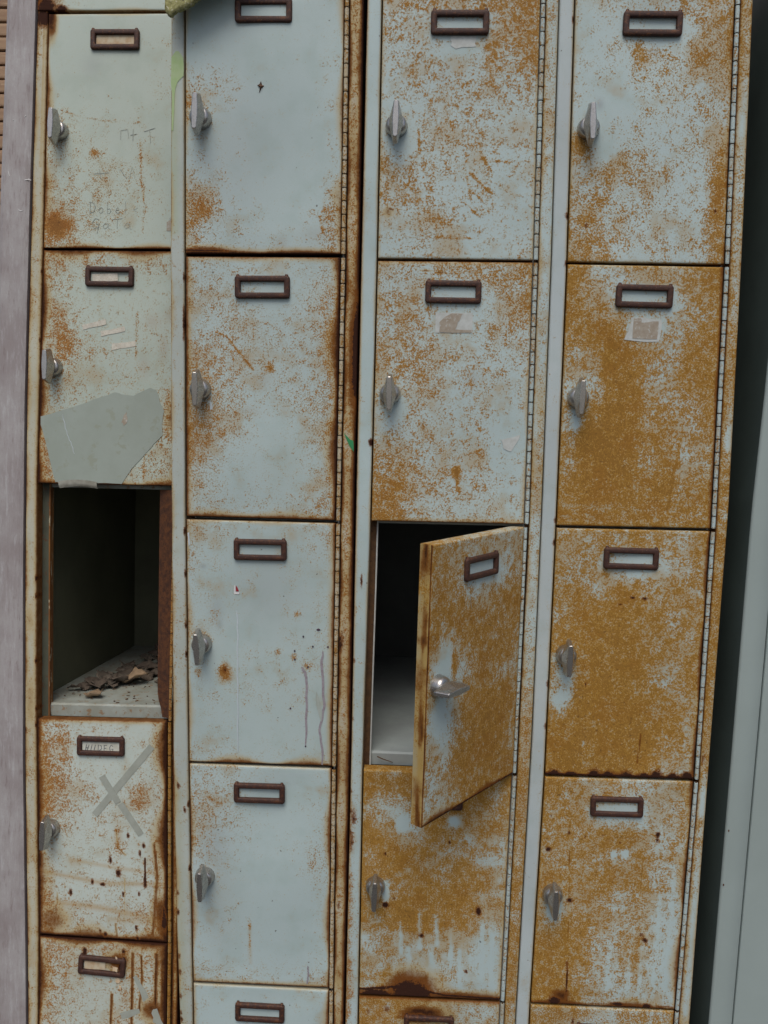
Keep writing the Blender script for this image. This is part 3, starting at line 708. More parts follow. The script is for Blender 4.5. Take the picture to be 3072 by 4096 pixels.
ROOT = {}
def build_locker(c):
    L = LOCKER[c]; top, bot = L['top'], L['bot']
    if c == 1:
        O = Vector((-.535, .172, 1.7709)); up = Vector((0, math.sin(LEAN), math.cos(LEAN)))
        loc = O + up * bot
        root = empty('locker', L['label'], 'locker', loc, (-LEAN, 0, 0), 'row of weathered steel lockers', org=(0, 0, bot))
    else:
        xm = (float(ex('%dL' % c, .9)) + float(ex('%dR' % c, .9))) / 2
        root = empty('locker', L['label'], 'locker', (xm, 0, 0), (0, 0, 0), 'row of weathered steel lockers')
    ROOT[c] = root
    kL = lambda z: ex('%dL' % c, z); kR = lambda z: ex('%dR' % c, z)
    dL = lambda z: door_edge(c, 'L', z) - .0018
    hR = lambda z: door_edge(c, 'R', z) + .0072
    stile(root, 'stile', kL, dL, top - .0005, bot, STILES[c, 'L'])
    stile(root, 'stile', hR, kR, top - .0005, bot, STILES[c, 'R'])
    d0 = DOORS[c][0]
    # header over the top door
    ha, hb = d0[0][0], d0[1][0]
    zt = max(d0[0][1], d0[1][1]) + .003
    if c == 1:
        hd = dict(seed=31, paint=PA, g=['1000', '3000'], l=(.9, .02), b=(.45, .004), sp=[('d', .06, .90, .07, .25, 1.0), ('d', .15, .95, .05, .12, .9), ('d', .02, .5, .05, .1, .8), ('d', .4, .15, .03, .12, .7)])
        panel('header', quad_map([(-.0118, top - .001), (.222, top - .001), (.222, .0030), (-.0125, .0020)]), .234, top - .003, hd, root, y=-.0022, depth=.02, rad=.002)
    else:
        hd = dict(seed=31 + c, paint=PC, g=['1111', '1211'], b=(.3, .004))
        panel('header', quad_map([(ha, top - .001), (hb + .006, top - .001), (hb + .006, zt), (ha, zt)]), hb + .006 - ha, top - zt - .001, hd, root, y=0, depth=.02, rad=.002)
    # carcass
    xl = min(b for _, b in EDGE['%dL' % c]) if c != 1 else -.0185
    xs = [(float(kL(z)) + .0012, float(kR(z)) - .0012) for z in np.linspace(bot, top, 9)]
    zz = np.linspace(bot, top, 9); D0, D1 = .0205, .482
    cb = MB()
    for side in (0, 1):
        v = []; f = []
        sg = .0012 if side == 0 else -.0012
        for z, e in zip(zz, xs):
            v += [(e[side], D0, z), (e[side], D1, z), (e[side] + sg, D0, z), (e[side] + sg, D1, z)]
        for i in range(8):
            a, b = 4 * i, 4 * i + 4
            f += [(a, b, b + 1, a + 1), (a + 2, a + 3, b + 3, b + 2), (a, a + 2, b + 2, b), (a + 1, b + 1, b + 3, a + 3)]
        cb.add(v, f)
    w0 = min(a for a, _ in xs); w1 = max(b for _, b in xs)
    cb.box(w0, w1, D1, D1 + .0012, bot, top)
    cb.box(w0, w1, .0015, D1 + .0012, top, top + .0015)
    cb.box(w0, w1, D0, D1, bot + .012, bot + .0135)
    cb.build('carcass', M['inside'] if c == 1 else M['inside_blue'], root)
    # stop flanges set back inside both uprights, each with a narrow turned lip
    for side in (0, 1):
        fl = MB(); lp = MB(); v = []; f = []; v2 = []; f2 = []
        Z = np.linspace(bot + .01, top - .005, 14); wf = (.0105 if c == 1 else .0085) if side == 0 else .004
        for z in Z:
            e = float(dL(z)) if side == 0 else float(hR(z))
            s = 1 if side == 0 else -1
            y_ = INSIDE + .0010
            v += [(e - s * .0005, y_, z), (e + s * wf, y_, z)]
            a_ = e + s * wf; b_ = a_ + s * .0018
            v2 += [(a_, y_ - .0022, z), (b_, y_ - .0022, z), (b_, y_ + .010, z), (a_, y_ + .010, z)]
        for i in range(len(Z) - 1):
            a, b = 2 * i, 2 * i + 2
            f.append((a, a + 1, b + 1, b))
            a, b = 4 * i, 4 * i + 4
            f2 += [(a + k, a + (k + 1) % 4, b + (k + 1) % 4, b + k) for k in range(4)]
        fl.add(v, f); lp.add(v2, f2)
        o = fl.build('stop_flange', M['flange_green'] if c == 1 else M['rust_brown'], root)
        lp.build('flange_lip', M['rust_edge'] if c == 1 else M['residue_pale'], o)
    # shelves with turned-down front lips
    for r in range(5):
        d = DOORS[c][r]
        if d is None: zl, zr = -1.0415, -1.0385
        else: zl, zr = d[3][1] - .0018, d[2][1] - .0018
        if r == 4: continue
        x0, x1 = float(kL(zl)) + .003, float(kR(zr)) - .003
        h = .0155; y0 = INSIDE + .004
        sb = MB()
        a = (x0, y0, zl - .009); b = (x1, y0, zr - .009)
        v = [(x0, y0, zl - .004), (x1, y0, zr - .004), (x1, y0 - .0012, zr + h - .0025), (x0, y0 - .0012, zl + h - .0025), (x1, y0 + .0018, zr + h), (x0, y0 + .0018, zl + h),
             (x1, .481, zr + h), (x0, .481, zl + h), (x1, .481, zr + h - .003), (x0, .481, zl + h - .003), (x1, y0 + .002, zr + h - .003), (x0, y0 + .002, zl + h - .003), (x1, y0 + .002, zr - .004), (x0, y0 + .002, zl - .004)]
        f = [(0, 1, 2, 3), (3, 2, 4, 5), (5, 4, 6, 7), (9, 8, 10, 11), (11, 10, 12, 13), (13, 12, 1, 0), (7, 6, 8, 9)]
        sb.add(v, f)
        sb.build('shelf', M['floor_paint'] if c == 1 else M['floor_blue'], root)
    # doors
    for r in range(5):
        q = DOORS[c][r]
        if q is None: continue
        build_door(c, r, q, root)
    return root

OPEN_ANGLE = math.radians(52.5)
UV = {}
def build_door(c, r, q, root):
    sp = S[c, r + 1]
    Wd = (abs(q[1][0] - q[0][0]) + abs(q[2][0] - q[3][0])) / 2; Hd = (q[0][1] - q[3][1] + q[1][1] - q[2][1]) / 2
    mp = quad_map(q)
    opened = (c, r) == (3, 2)
    org = ((q[1][0] + q[2][0]) / 2 + .0025, 0., q[2][1])
    yf = -.0012 if c == 1 else 0.
    d = panel('door', mp, Wd, Hd, sp, root, org=org, y=yf, depth=.0175, rad=.0021, dent=.0002 if (c, r + 1) in ((1, 1), (1, 2), (1, 4), (1, 5), (2, 3), (3, 1), (3, 2), (3, 3), (4, 2)) else .0013, back=opened)
    UV[c, r + 1] = (mp, d, yf)
    if opened:
        d.rotation_euler = (0, 0, OPEN_ANGLE); d['label'] = 'rusty door swung open towards the front'
        # turned inner lip seen along the free edge
    at = lambda u, v: tuple(float(t) for t in mp(np.array([u]), np.array([v])))
    def pos(u, v):
        x, z = at(u, v); return x, z
    # card holder
    hx, hz = pos(.497, 0); hz -= .0385
    tilt = (q[1][1] - q[0][1]) / Wd
    card = None
    if (c, r) == (1, 0): card = (M['stained_card'], -.028, .028, -.0068, .0068, 0)
    if (c, r) == (1, 1): card = (M['paper'], -.026, .012, -.0064, .005, math.radians(3))
    if (c, r) == (1, 3): card = (M['card'], -.0285, .0285, -.0068, .0068, 0)
    if (c, r) == (1, 4): card = (M['stained_card'], -.027, .005, -.006, .0068, 0)
    make_holder(d, hx + random.uniform(-.001, .001), hz, yf - .0006, tilt + math.radians(random.uniform(-.5, .5)) + (math.radians(-2.5) if (c, r) == (1, 4) else 0), card)
    kx, kz = pos(0, .5)
    kang = {(3, 2): math.radians(90), (2, 0): math.radians(2), (2, 2): math.radians(-3), (1, 0): math.radians(1), (4, 0): math.radians(-2)}.get((c, r), math.radians(random.uniform(-1.5, 1.5)))
    make_knob(d, kx + .0202, kz, yf, kang)
    hs = dict(seed=40 + c * 5 + r, paint=(.30, .22, .12) if c == 1 else (.50, .46, .36) if c == 2 else PC, g=['8', '8', '7', '8', '8'] if c == 1 else ['5', '4', '5', '4', '5'] if c == 2 else ['3', '4', '2', '4', '3'], gold=.5)
    make_hinge(d, q[1][0] + .0036, max(q[1][1], q[0][1]), q[2][0] + .0036, q[2][1], hs)

for c in (1, 2, 3, 4): build_locker(c)

# ------------------------------------------------------------------ things stuck to the doors
def on(c, r):
    mp, d, yf = UV[c, r]
    def P(pts):
        a = np.array(pts, float); x, z = mp(a[:, 0], a[:, 1]); return [(float(i), float(j)) for i, j in zip(x, z)]
    return P, d, yf
def stick(c, r, name, pts, mat, lift=.0006, label=None):
    P, d, yf = on(c, r)
    o = poly_sheet(name, P(pts), mat, d, y=yf - lift)
    if label: o['label'] = label
    return o
def rough(pts, n=4, amp=.006, seed=1):
    """ragged outline through the given corners"""
    rr = random.Random(seed); out = []
    for i in range(len(pts)):
        a, b = pts[i], pts[(i + 1) % len(pts)]
        for k in range(n):
            t = k / n; j = amp if k else amp * .4
            out.append((a[0] + (b[0] - a[0]) * t + rr.uniform(-j, j), a[1] + (b[1] - a[1]) * t + rr.uniform(-j, j) * .6))
    return out
def strip(c, r, name, a, b, w, mat, lift=.0006):
    P, d, yf = on(c, r)
    (x0, z0), (x1, z1) = P([a, b])
    L = math.hypot(x1 - x0, z1 - z0); nx, nz = -(z1 - z0) / L * w / 2, (x1 - x0) / L * w / 2
    return poly_sheet(name, [(x0 + nx, z0 + nz), (x0 - nx, z0 - nz), (x1 - nx, z1 - nz), (x1 + nx, z1 + nz)], mat, d, y=yf - lift)
def runs(c, r, name, lines, w, mat, lift=.0006):
    P, d, yf = on(c, r); mb = MB()
    for ln in lines:
        pts = np.array(P(ln)); t = np.linspace(0, 1, len(pts)); tt = np.linspace(0, 1, 6 * len(pts))
        xs = np.interp(tt, t, pts[:, 0]) + .0005 * np.sin(tt * 37 + w * 9000); zs = np.interp(tt, t, pts[:, 1])
        ribbon(mb, list(zip(xs, zs)), w, y=yf - lift, taper=True)
    return mb.build(name, mat, d)
def strokes(c, r, name, lines, w, mat, lift=.0005):
    P, d, yf = on(c, r); mb = MB()
    for ln in lines: ribbon(mb, P(ln), w, y=yf - lift, th=.0002)
    return mb.build(name, mat, d)

# locker 1, second door: three pale stickers, big torn vinyl sheet, curled scrap under it
for q in ([(.300, .316), (.471, .290), (.477, .314), (.305, .338)], [(.436, .342), (.610, .321), (.616, .342), (.442, .365)], [(.521, .394), (.695, .382), (.695, .405), (.521, .423)]):
    stick(1, 2, 'sticker', rough(q, 3, .003, 5), M['paper'])
sheet = [(268, 1105), (400, 1062), (560, 1005), (650, 968), (740, 935), (770, 942), (800, 950), (860, 955), (905, 930), (965, 900), (1000, 915), (1022, 960), (1030, 1000), (1055, 1050), (1044, 1150), (1050, 1215), (1000, 1270), (960, 1320), (860, 1440), (800, 1545), (600, 1549), (372, 1540), (345, 1440), (320, 1340), (290, 1230), (268, 1160)]
stick(1, 2, 'torn_vinyl_sheet', rough([((x - 255) / 875, min(y / 1552, .994)) for x, y in sheet], 2, .0035, 31), M['vinyl'], .0007, 'large torn grey-green vinyl sheet')
runs(1, 2, 'scuff', [[(.175, .70), (.20, .76), (.222, .80), (.248, .83), (.268, .87)]], .0009, M['white_run'], .0012)
stick(1, 2, 'scuff', rough([(.625, .70), (.645, .685), (.655, .72), (.625, .745), (.61, .73)], 2, .006, 44), M['residue'], .0011)
P, d, yf = on(1, 2)
a = P([(.155, .990), (.44, .978), (.475, 1.012), (.18, 1.014)])
mb = MB(); vv = []
for k in range(9):
    t = k / 8
    for s in range(5):
        w_ = s / 4
        x = a[0][0] + (a[1][0] - a[0][0]) * t + .004 * w_; z = a[0][1] + .0035 * math.sin(t * 3) - .010 * w_
        vv.append((x, yf - .001 - .007 * math.sin(w_ * 2.2) * (.5 + .5 * t), z))
mb.add(vv, [(5 * i + j, 5 * i + j + 1, 5 * i + j + 6, 5 * i + j + 5) for i in range(8) for j in range(4)])
mb.build('curled_vinyl_scrap', M['scrap_grey'], d, smooth=True)

# locker 1, fourth door: tape cross and scribbled card
strip(1, 4, 'tape_strip', (.884, .111), (.441, .432), .0102, M['tape'], .0007)
strip(1, 4, 'tape_strip', (.499, .253), (.625, .372), .0098, M['tape'], .0010)
strip(1, 4, 'tape_strip', (.640, .376), (.800, .514), .0098, M['tape'], .0007)
U0, V0, DU, DV = .375, .124, .036, .030
HAND = [[(.0, 1), (.25, 0)], [(.35, 1), (.75, 0)], [(.15, .5), (.6, .5)], [(1.0, 1), (1.35, 0)], [(1.65, 1), (2.0, 0)], [(2.5, 1), (2.55, 0), (3.1, .12), (3.2, .6), (2.5, 1)],
        [(4.2, 0.05), (3.7, .05), (3.65, .95), (4.25, .95)], [(3.68, .5), (4.1, .5)], [(5.4, .2), (5.0, .0), (4.75, .4), (4.85, .9), (5.3, .95), (5.4, .6), (5.1, .6)]]
o = strokes(1, 4, 'handwriting', [[(U0 + .19 / 5.4 * x * 1.12, V0 - .014 + .030 * y - .002 * 0) for x, y in s_] for s_ in HAND], .0011, M['ink_dark'], .0014)
# locker 1, fifth door: tape remnants and peeled cream paint
stick(1, 5, 'tape_scrap', rough([(.74, .155), (.77, .150), (.86, .245), (.82, .262)], 3, .008, 3), M['tape'])
stick(1, 5, 'tape_scrap', rough([(.64, .325), (.78, .295), (.80, .315), (.66, .348)], 3, .008, 4), M['tape'])
stick(1, 5, 'tape_scrap', rough([(.89, .300), (.93, .290), (.985, .365), (.95, .385), (.90, .35)], 3, .008, 6), M['tape'])
for k, (u, v, a_, b_) in enumerate(((.612, .075, .008, .012), (.605, .12, .022, .012), (.625, .155, .012, .02), (.64, .205, .012, .012), (.62, .175, .02, .01))):
    stick(1, 5, 'peeled_paint', rough([(u - a_, v - b_), (u + a_, v - b_ * .6), (u + a_ * .7, v + b_), (u - a_ * .8, v + b_ * .7)], 2, .006, 10 + k), M['peel'], .004 if k in (0, 1) else .0012)
# locker 1, top door: pencil writing and torn sticker corner
def word(u0, v0, du, dv, letters):
    out = []
    for i, L_ in enumerate(letters):
        for s_ in L_: out.append([(u0 + du * (i + x), v0 + dv * (1 - y)) for x, y in s_])
    return out
Dl = [[(.15, 1), (.12, 0)], [(.0, .95), (.45, .95), (.75, .6), (.6, .15), (.12, 0)]]
ol = [[(.5, .5), (.25, .45), (.15, .2), (.35, 0), (.6, .1), (.65, .35), (.5, .5)]]
bl = [[(.2, 1), (.15, 0), (.45, 0), (.6, .2), (.45, .4), (.18, .35)]]
el = [[(.15, .25), (.55, .3), (.45, .5), (.2, .4), (.15, .1), (.4, 0), (.65, .08)]]
ll = [[(.3, 1.05), (.3, 0)]]
cl = [[(.75, .45), (.25, .3), (.7, .1)]]
Gl = [[(.8, .85), (.4, .95), (.1, .5), (.3, .05), (.75, .15), (.8, .45), (.5, .45)], [(.75, .3), (.6, -.4)]]
al = [[(.65, .45), (.35, .5), (.15, .25), (.3, .02), (.55, .15), (.65, .45), (.68, .05), (.85, .0)]]
Tl = [[(.0, .85), (1.0, .95)], [(.5, .9), (.48, .0)]]
for lines_ in (word(.33, .800, .062, .048, [Dl, ol, bl, el, ll, cl]), word(.345, .868, .078, .048, [Gl, al, Tl, al]),
        [[(.55, .535), (.55, .495), (.60, .49), (.61, .53)], [(.64, .49), (.64, .54)], [(.62, .515), (.67, .51)], [(.76, .49), (.77, .55)], [(.72, .50), (.80, .485)]],
        [[(.40, .66), (.41, .70)], [(.36, .68), (.47, .675)], [(.55, .66), (.60, .70)], [(.62, .70), (.64, .65), (.66, .70)]]):
    strokes(1, 1, 'handwriting', lines_, .0006, M['ink'])
stick(1, 1, 'torn_sticker', [(.900, .885), (.925, .875), (.955, .905), (.955, .922), (.900, .922)], M['residue'])
stick(1, 1, 'torn_sticker', [(.915, .87), (.985, .835), (.99, .865), (.935, .880)], M['smudge'])

# locker 2, third door: scrap of a red and white sticker, runs and spots
stick(2, 3, 'sticker', [(.322, .259), (.331, .259), (.331, .286), (.356, .286), (.356, .294), (.322, .294)], M['white'], .0008, 'white corner of a torn red sticker')
stick(2, 3, 'sticker', [(.334, .259), (.345, .268), (.354, .283), (.334, .283)], M['red'], .0008, 'red scrap of a torn sticker')
runs(2, 3, 'paint_run', [[(.342, .36), (.345, .45), (.343, .60), (.345, .75), (.343, .95)]], .0018, M['white_run'])
runs(2, 3, 'paint_run', [[(.784, .586), (.81, .61), (.82, .64), (.822, .75), (.820, .912)]], .0034, M['purple'])
runs(2, 3, 'paint_run', [[(.930, .518), (.922, .56), (.935, .686), (.944, .748), (.928, .80), (.912, .855), (.934, .92), (.937, .995)]], .0034, M['purple'])
stick(2, 3, 'dried_leaf_smudge', [(.888, .686), (.898, .70), (.915, .735), (.930, .77), (.926, .812), (.910, .79), (.890, .745), (.884, .71)], M['smudge'], .0009)
for k, (u, v) in enumerate(((.896, .43), (.794, .46), (.963, .50), (.736, .52), (.738, .555), (.828, .585), (.71, .76), (.86, .50), (.818, .918))):
    s_ = .010 if k == 0 else .006
    stick(2, 3, 'paint_spot', [(u + s_ * math.cos(t) * (1.4 if k == 0 else 1), v + .0045 * math.sin(t)) for t in np.linspace(0, 6.283, 9)[:-1]], M['purple_dot'], .0007)
stick(2, 3, 'scuff', [(.008, .052), (.02, .05), (.024, .10), (.014, .105)], M['white_run'])
runs(2, 4, 'paint_run', [[(.845, .90), (.85, .94), (.84, .985)]], .002, M['purple'])
stick(2, 2, 'scuff', rough([(.155, .545), (.17, .55), (.178, .575), (.16, .58)], 2, .004, 2), M['white_run'])
# locker 2 uprights: green paint run, green scrap
R2 = ROOT[2]
zs = np.linspace(1.652, 1.556, 14); rng_ = np.linspace(0, 1, 14)
wl = np.interp(rng_, [0, .08, .3, .38, .5, .8, 1], [.004, .0155, .0165, .009, .0035, .003, .0018])
xc_ = np.interp(rng_, [0, .3, .4, 1], [-.2915, -.2912, -.2965, -.2985])
lft = [(x - w / 2, z) for x, w, z in zip(xc_, wl, zs)]; rgt = [(x + w / 2, z) for x, w, z in zip(xc_, wl, zs)]
poly_sheet('paint_run', lft + rgt[::-1], M['green_paint'], R2, y=-.0005)
poly_sheet('vinyl_scrap', [(-.0715, 1.1745), (-.063, 1.166), (-.0585, 1.1645), (-.0578, 1.150), (-.064, 1.158)], M['green_vinyl'], R2, y=-.0006)

# lockers 3 and 4: torn stickers
stick(3, 2, 'sticker_residue', [(.384, .190), (.625, .190), (.625, .266), (.384, .266)], M['residue_pale'], .0005)
stick(3, 2, 'sticker_residue', rough([(.41, .225), (.45, .205), (.49, .192), (.56, .193), (.545, .215), (.53, .225), (.525, .24), (.515, .252), (.62, .254), (.62, .264), (.41, .263)], 2, .004, 8), M['residue'], .0009)
stick(3, 2, 'grey_patch', rough([(.835, .670), (.875, .665), (.955, .650), (.93, .685), (.90, .715), (.85, .705)], 2, .006, 3), M['residue_pale'])
stick(4, 2, 'sticker_residue', rough([(.42, .193), (.62, .200), (.61, .282), (.385, .276), (.41, .24)], 3, .008, 12), M['residue_pale'], .0005)
stick(4, 2, 'sticker_residue', rough([(.44, .196), (.485, .196), (.49, .212), (.60, .205), (.592, .272), (.435, .271)], 3, .004, 13), M['residue'], .0009)
stick(3, 1, 'sticker_residue', rough([(.44, .165), (.60, .165), (.60, .205), (.47, .212), (.44, .2)], 3, .006, 21), M['residue_pale'], .0004)
strokes(3, 3, 'pencil_mark', [[(.40, .205), (.41, .245), (.42, .26)]], .0008, M['ink'])

# hinge leaf left on the frame of the missing door
R1 = ROOT[1]
lf = MB()
prof = [(-.694, 0), (-.75, 0), (-.85, .0006), (-.95, .0012), (-1.00, .0018), (-1.012, .004), (-1.022, .008), (-1.036, .011)]
v = []
for z, t in prof:
    v += [(.2005, .001, z), (.1775 + t, .0125 - t * .5, z), (.2015, .0035, z), (.1785 + t, .0150 - t * .5, z)]
f = []
for i in range(len(prof) - 1):
    a, b = 4 * i, 4 * i + 4
    f += [(a, b, b + 1, a + 1), (a + 1, b + 1, b + 3, a + 3), (a + 2, a + 3, b + 3, b + 2), (a, a + 2, b + 2, b)]
f += [(0, 1, 3, 2), (4 * len(prof) - 4, 4 * len(prof) - 2, 4 * len(prof) - 1, 4 * len(prof) - 3)]
lf.add(v, f); lf.build('hinge_leaf', M['rust_dark'], R1)
make_hinge(R1, .2035, -.694, .2025, -1.040, dict(seed=61, paint=(.40, .30, .16), g=['7', '7', '8', '7']), r=.0024)
# small scrap stuck on locker 2's top door
P, d, yf = on(2, 1)
(x, z), = P([(.48, .385)])
pts = [(x - .004, z + .002), (x - .001, z + .0035), (x + .0005, z + .007), (x + .0022, z + .002), (x + .0045, z + .0015), (x + .001, z - .002), (x - .0015, z - .007), (x - .001, z - .001)]
n = len(pts)
vv = [(a, -.0012, b) for a, b in pts] + [(a, .0, b) for a, b in pts] + [(x, -.003, z)]
ff = [[i, (i + 1) % n, 2 * n] for i in range(n)] + [[i, (i + 1) % n, n + (i + 1) % n, n + i] for i in range(n)]
tag(mk('dead_leaf_scrap', vv, ff, M['scrap'], None, (x, -.0002, z), False), 'tiny dark brown shrivelled scrap stuck to the clean pale top door', 'scrap')

# ------------------------------------------------------------------ dry leaves in the doorless compartment
UP1 = Vector((0, math.sin(LEAN), math.cos(LEAN))); YD1 = Vector((0, math.cos(LEAN), -math.sin(LEAN))); O1 = Vector((-.535, .172, 1.7709))
def w1(s, dpt, t): return O1 + Vector((s, 0, 0)) + YD1 * dpt + UP1 * t
def leaf(loc, size, rot, mat, label, grp, curl=.5, seed=0):
    rr = random.Random(seed)
    nl, nw = 9, 5
    v = []
    for i in range(nl):
        t = i / (nl - 1)
        w = (math.sin(math.pi * min(1, t * 1.02 + .02)) ** .75) * .36 * (1 + .22 * math.sin(t * 19 + seed))
        for j in range(nw):
            s_ = j / (nw - 1) * 2 - 1
            x = (t - .5); y = s_ * w
            zz = curl * (.30 * s_ * s_ * w * 2 + .16 * math.sin(t * 3.1 + seed) + .05 * math.sin(t * 11 + s_ * 3 + seed)) + rr.uniform(-.012, .012)
            v.append((x * size, y * size, zz * size))
    f = [(i * nw + j, i * nw + j + 1, (i + 1) * nw + j + 1, (i + 1) * nw + j) for i in range(nl - 1) for j in range(nw - 1)]
    mn = min(q[2] for q in v)
    v = [(a, b, c_ - mn) for a, b, c_ in v]
    o = mk('dry_leaf', v, f, mat, None, (0, 0, 0), True)
    sol = o.modifiers.new('Solidify', 'SOLIDIFY'); sol.thickness = .0007
    o.location = loc; o.rotation_euler = rot
    tag(o, label, 'leaf', grp)
    return o
FL = -1.0395 + .0155
GL = 'dry leaves on the floor of the doorless compartment'
leaf(w1(.062, .060, FL), .038, (-LEAN + .1, .15, 2.6), M['leaf_tan'], 'pale tan curled leaf lying nearest the front edge of the doorless compartment', GL, .9, 3)
leaf(w1(.098, .150, FL + .004), .042, (-LEAN + .2, .0, .3), M['leaf_tan'], 'tan curled leaf in the middle of the leaf litter', GL, .9, 5)
leaf(w1(.078, .140, FL), .050, (-LEAN, .2, 1.2), M['leaf_brown'], 'reddish brown leaf tucked just left of the tan one in the middle', GL, .7, 8)
leaf(w1(.150, .145, FL), .036, (-LEAN, .1, .5), M['leaf_grey'], 'single grey-brown leaf lying apart on the bare floor', GL, .8, 9)
leaf(w1(.175, .260, FL + .012), .085, (-LEAN + .25, -.1, .1), M['leaf_grey'], 'broad grey leaf in front of the heap at the back', GL, .7, 12)
rl = random.Random(5)
for k in range(90):
    t = rl.random() ** .8
    dp = .09 + .36 * t
    s_ = .015 + .05 * t + .17 * rl.random() * (.22 + .78 * t)
    s_ = min(s_, .205)
    hgt = .002 + .040 * max(0, t - .35) * rl.random()
    leaf(w1(s_, dp, FL + hgt), rl.uniform(.018, .042), (-LEAN + rl.uniform(-.3, .3), rl.uniform(-.3, .3), rl.uniform(0, 6.28)),
         M['leaf_brown'] if rl.random() < .55 else M['leaf_grey'], 'dry brown leaf in the heap inside the doorless compartment', GL, rl.uniform(.35, .8), k + 20)
# crumbs and twigs on the two compartment floors
mb = MB()
for k in range(48):
    p = w1(rl.uniform(.01, .19), rl.uniform(.03, .2), FL + .0004); a_ = rl.uniform(0, 6.28); l_ = rl.uniform(.0008, .003); w_ = rl.uniform(.0004, .0012)
    ca, sa = math.cos(a_), math.sin(a_)
    vv = []
    for h_ in (0, .0009):
        for sx, sy in ((-1, -1), (1, -1), (1, 1), (-1, 1)):
            vv.append(tuple(p + Vector((sx * l_ * ca - sy * w_ * sa, 0, 0)) + YD1 * (sx * l_ * sa + sy * w_ * ca) + UP1 * h_))
    mb.add(vv, [(0, 3, 2, 1), (4, 5, 6, 7), (0, 1, 5, 4), (1, 2, 6, 5), (2, 3, 7, 6), (3, 0, 4, 7)])
o = mb.build('rust_crumbs', M['rust_brown']); o['kind'] = 'stuff'; tag(o, 'rust crumbs scattered over the floor of the doorless compartment', 'crumbs')
def twig(name, a, b, r, label):
    A, B_ = Vector(a), Vector(b); d_ = (B_ - A).normalized(); n1 = d_.cross(Vector((0, 0, 1))).normalized(); n2 = d_.cross(n1)
    v = []; f = []
    for i in range(6):
        t = i / 5; c_ = A + (B_ - A) * t + n1 * .0012 * math.sin(t * 5)
        for k in range(6): v.append(tuple(c_ + (n1 * math.cos(k * 1.047) + n2 * math.sin(k * 1.047)) * r * (1.1 - .5 * t)))
    for i in range(5):
        for k in range(6): f.append((i * 6 + k, i * 6 + (k + 1) % 6, (i + 1) * 6 + (k + 1) % 6, (i + 1) * 6 + k))
    f += [[5, 4, 3, 2, 1, 0], [30 + k for k in range(6)]]
    tag(mk(name, v, f, M['rust_brown'], None, a, True), label, 'twig')
twig('twig', (-.018, .016, .7195), (.004, .0205, .7092), .0008, 'thin brown twig on the lip behind the open rusty door')

# ------------------------------------------------------------------ weathered post at the left of the leaning locker
pr = empty('weathered_post', 'tall mauve-grey weathered post with white scuffs standing left of the leaning locker', 'post', O1 + UP1 * -1.83, (-LEAN, 0, 0), org=(0, 0, -1.83))
def bmap(u, v):
    z = .16 + (-1.735 - .16) * v
    R_ = ex('1L', z) - .0022; L_ = np.interp(z, [-1.735, -.9, -.2879, .0183, .16], [-.085, -.072, -.0648, -.057, -.0535])
    return L_ + (R_ - L_) * u, z
nb_u, nb_v = 8, 60
vv = []; ff = []
for j in range(nb_v + 1):
    for i in range(nb_u + 1):
        x, z = bmap(np.array([i / nb_u]), np.array([j / nb_v])); x = float(x[0]); z = float(z[0])
        vv.append((x, -.004 + (.002 if i in (0, nb_u) else 0), z))
for j in range(nb_v):
    for i in range(nb_u):
        a_ = j * (nb_u + 1) + i; ff.append((a_, a_ + nb_u + 1, a_ + nb_u + 2, a_ + 1))
base = len(vv)
for j in range(nb_v + 1):
    for i in (0, nb_u):
        x, y, z = vv[j * (nb_u + 1) + i]; vv.append((x, .045, z))
for j in range(nb_v):
    ff.append((j * (nb_u + 1), base + 2 * j, base + 2 * j + 2, (j + 1) * (nb_u + 1)))
    ff.append((j * (nb_u + 1) + nb_u, (j + 1) * (nb_u + 1) + nb_u, base + 2 * j + 3, base + 2 * j + 1))
    ff.append((base + 2 * j, base + 2 * j + 1, base + 2 * j + 3, base + 2 * j + 2))
ff.append([i for i in range(nb_u + 1)] + [base + 1, base]); 
e_ = nb_v * (nb_u + 1); ff.append([e_ + i for i in range(nb_u + 1)][::-1] + [base + 2 * nb_v, base + 2 * nb_v + 1])
mk('post_face', vv, ff, M['board'], pr, None, False)
foot = MB(); foot.box(-.085, -.012, .0, .045, -1.80, -1.7352); foot.build('post_foot', M['board'], pr, bevel=.002)
sc = MB()
for pts in ([(-.0275, -.244), (-.024, -.243), (-.0205, -.2425), (-.0175, -.244)], [(-.036, -.287), (-.033, -.2885), (-.0295, -.2880)], [(-.0285, -.152), (-.026, -.1495)], [(-.046, -.157), (-.0445, -.156)], [(-.052, -.231), (-.050, -.238)]):
    ribbon(sc, pts, .0013, y=-.0046, taper=True)
sc.build('scuff', M['white'], pr)

# ------------------------------------------------------------------ slatted wall behind, at the far left
wl_ = empty('slatted_wall', 'brown wall of narrow horizontal slats behind the post', 'wall', (-.9, .74, 0))
sb = MB()
PITCH = .0285
k = 0; z = .0
rs = random.Random(3)
while z < 2.3:
    dy = rs.uniform(-.0008, .0008)
    x0, x1 = -2.2, .9
    b = .0016
    v = []
    prof = [(.03, z + .0012), (.0035 + dy, z + .0012), (.0005 + dy, z + .0012 + b), (dy, z + .006), (dy, z + PITCH - .008), (.0008 + dy, z + PITCH - .0012 - b), (.004 + dy, z + PITCH - .0012), (.03, z + PITCH - .0012)]
    for x in (x0, x1):
        for y, zz in prof: v.append((x, .74 + y, zz))
    n = len(prof)
    f = [(i, i + 1, n + i + 1, n + i) for i in range(n - 1)] + [(n - 1, 0, n, 2 * n - 1), list(range(n))[::-1], list(range(n, 2 * n))]
    sb.add(v, f); z += PITCH
sb.build('slats', M['slat'], wl_)
bb = MB(); bb.box(-2.2, .9, .7705, .83, 0, 2.3); bb.build('backing', M['rust_dark'], wl_)

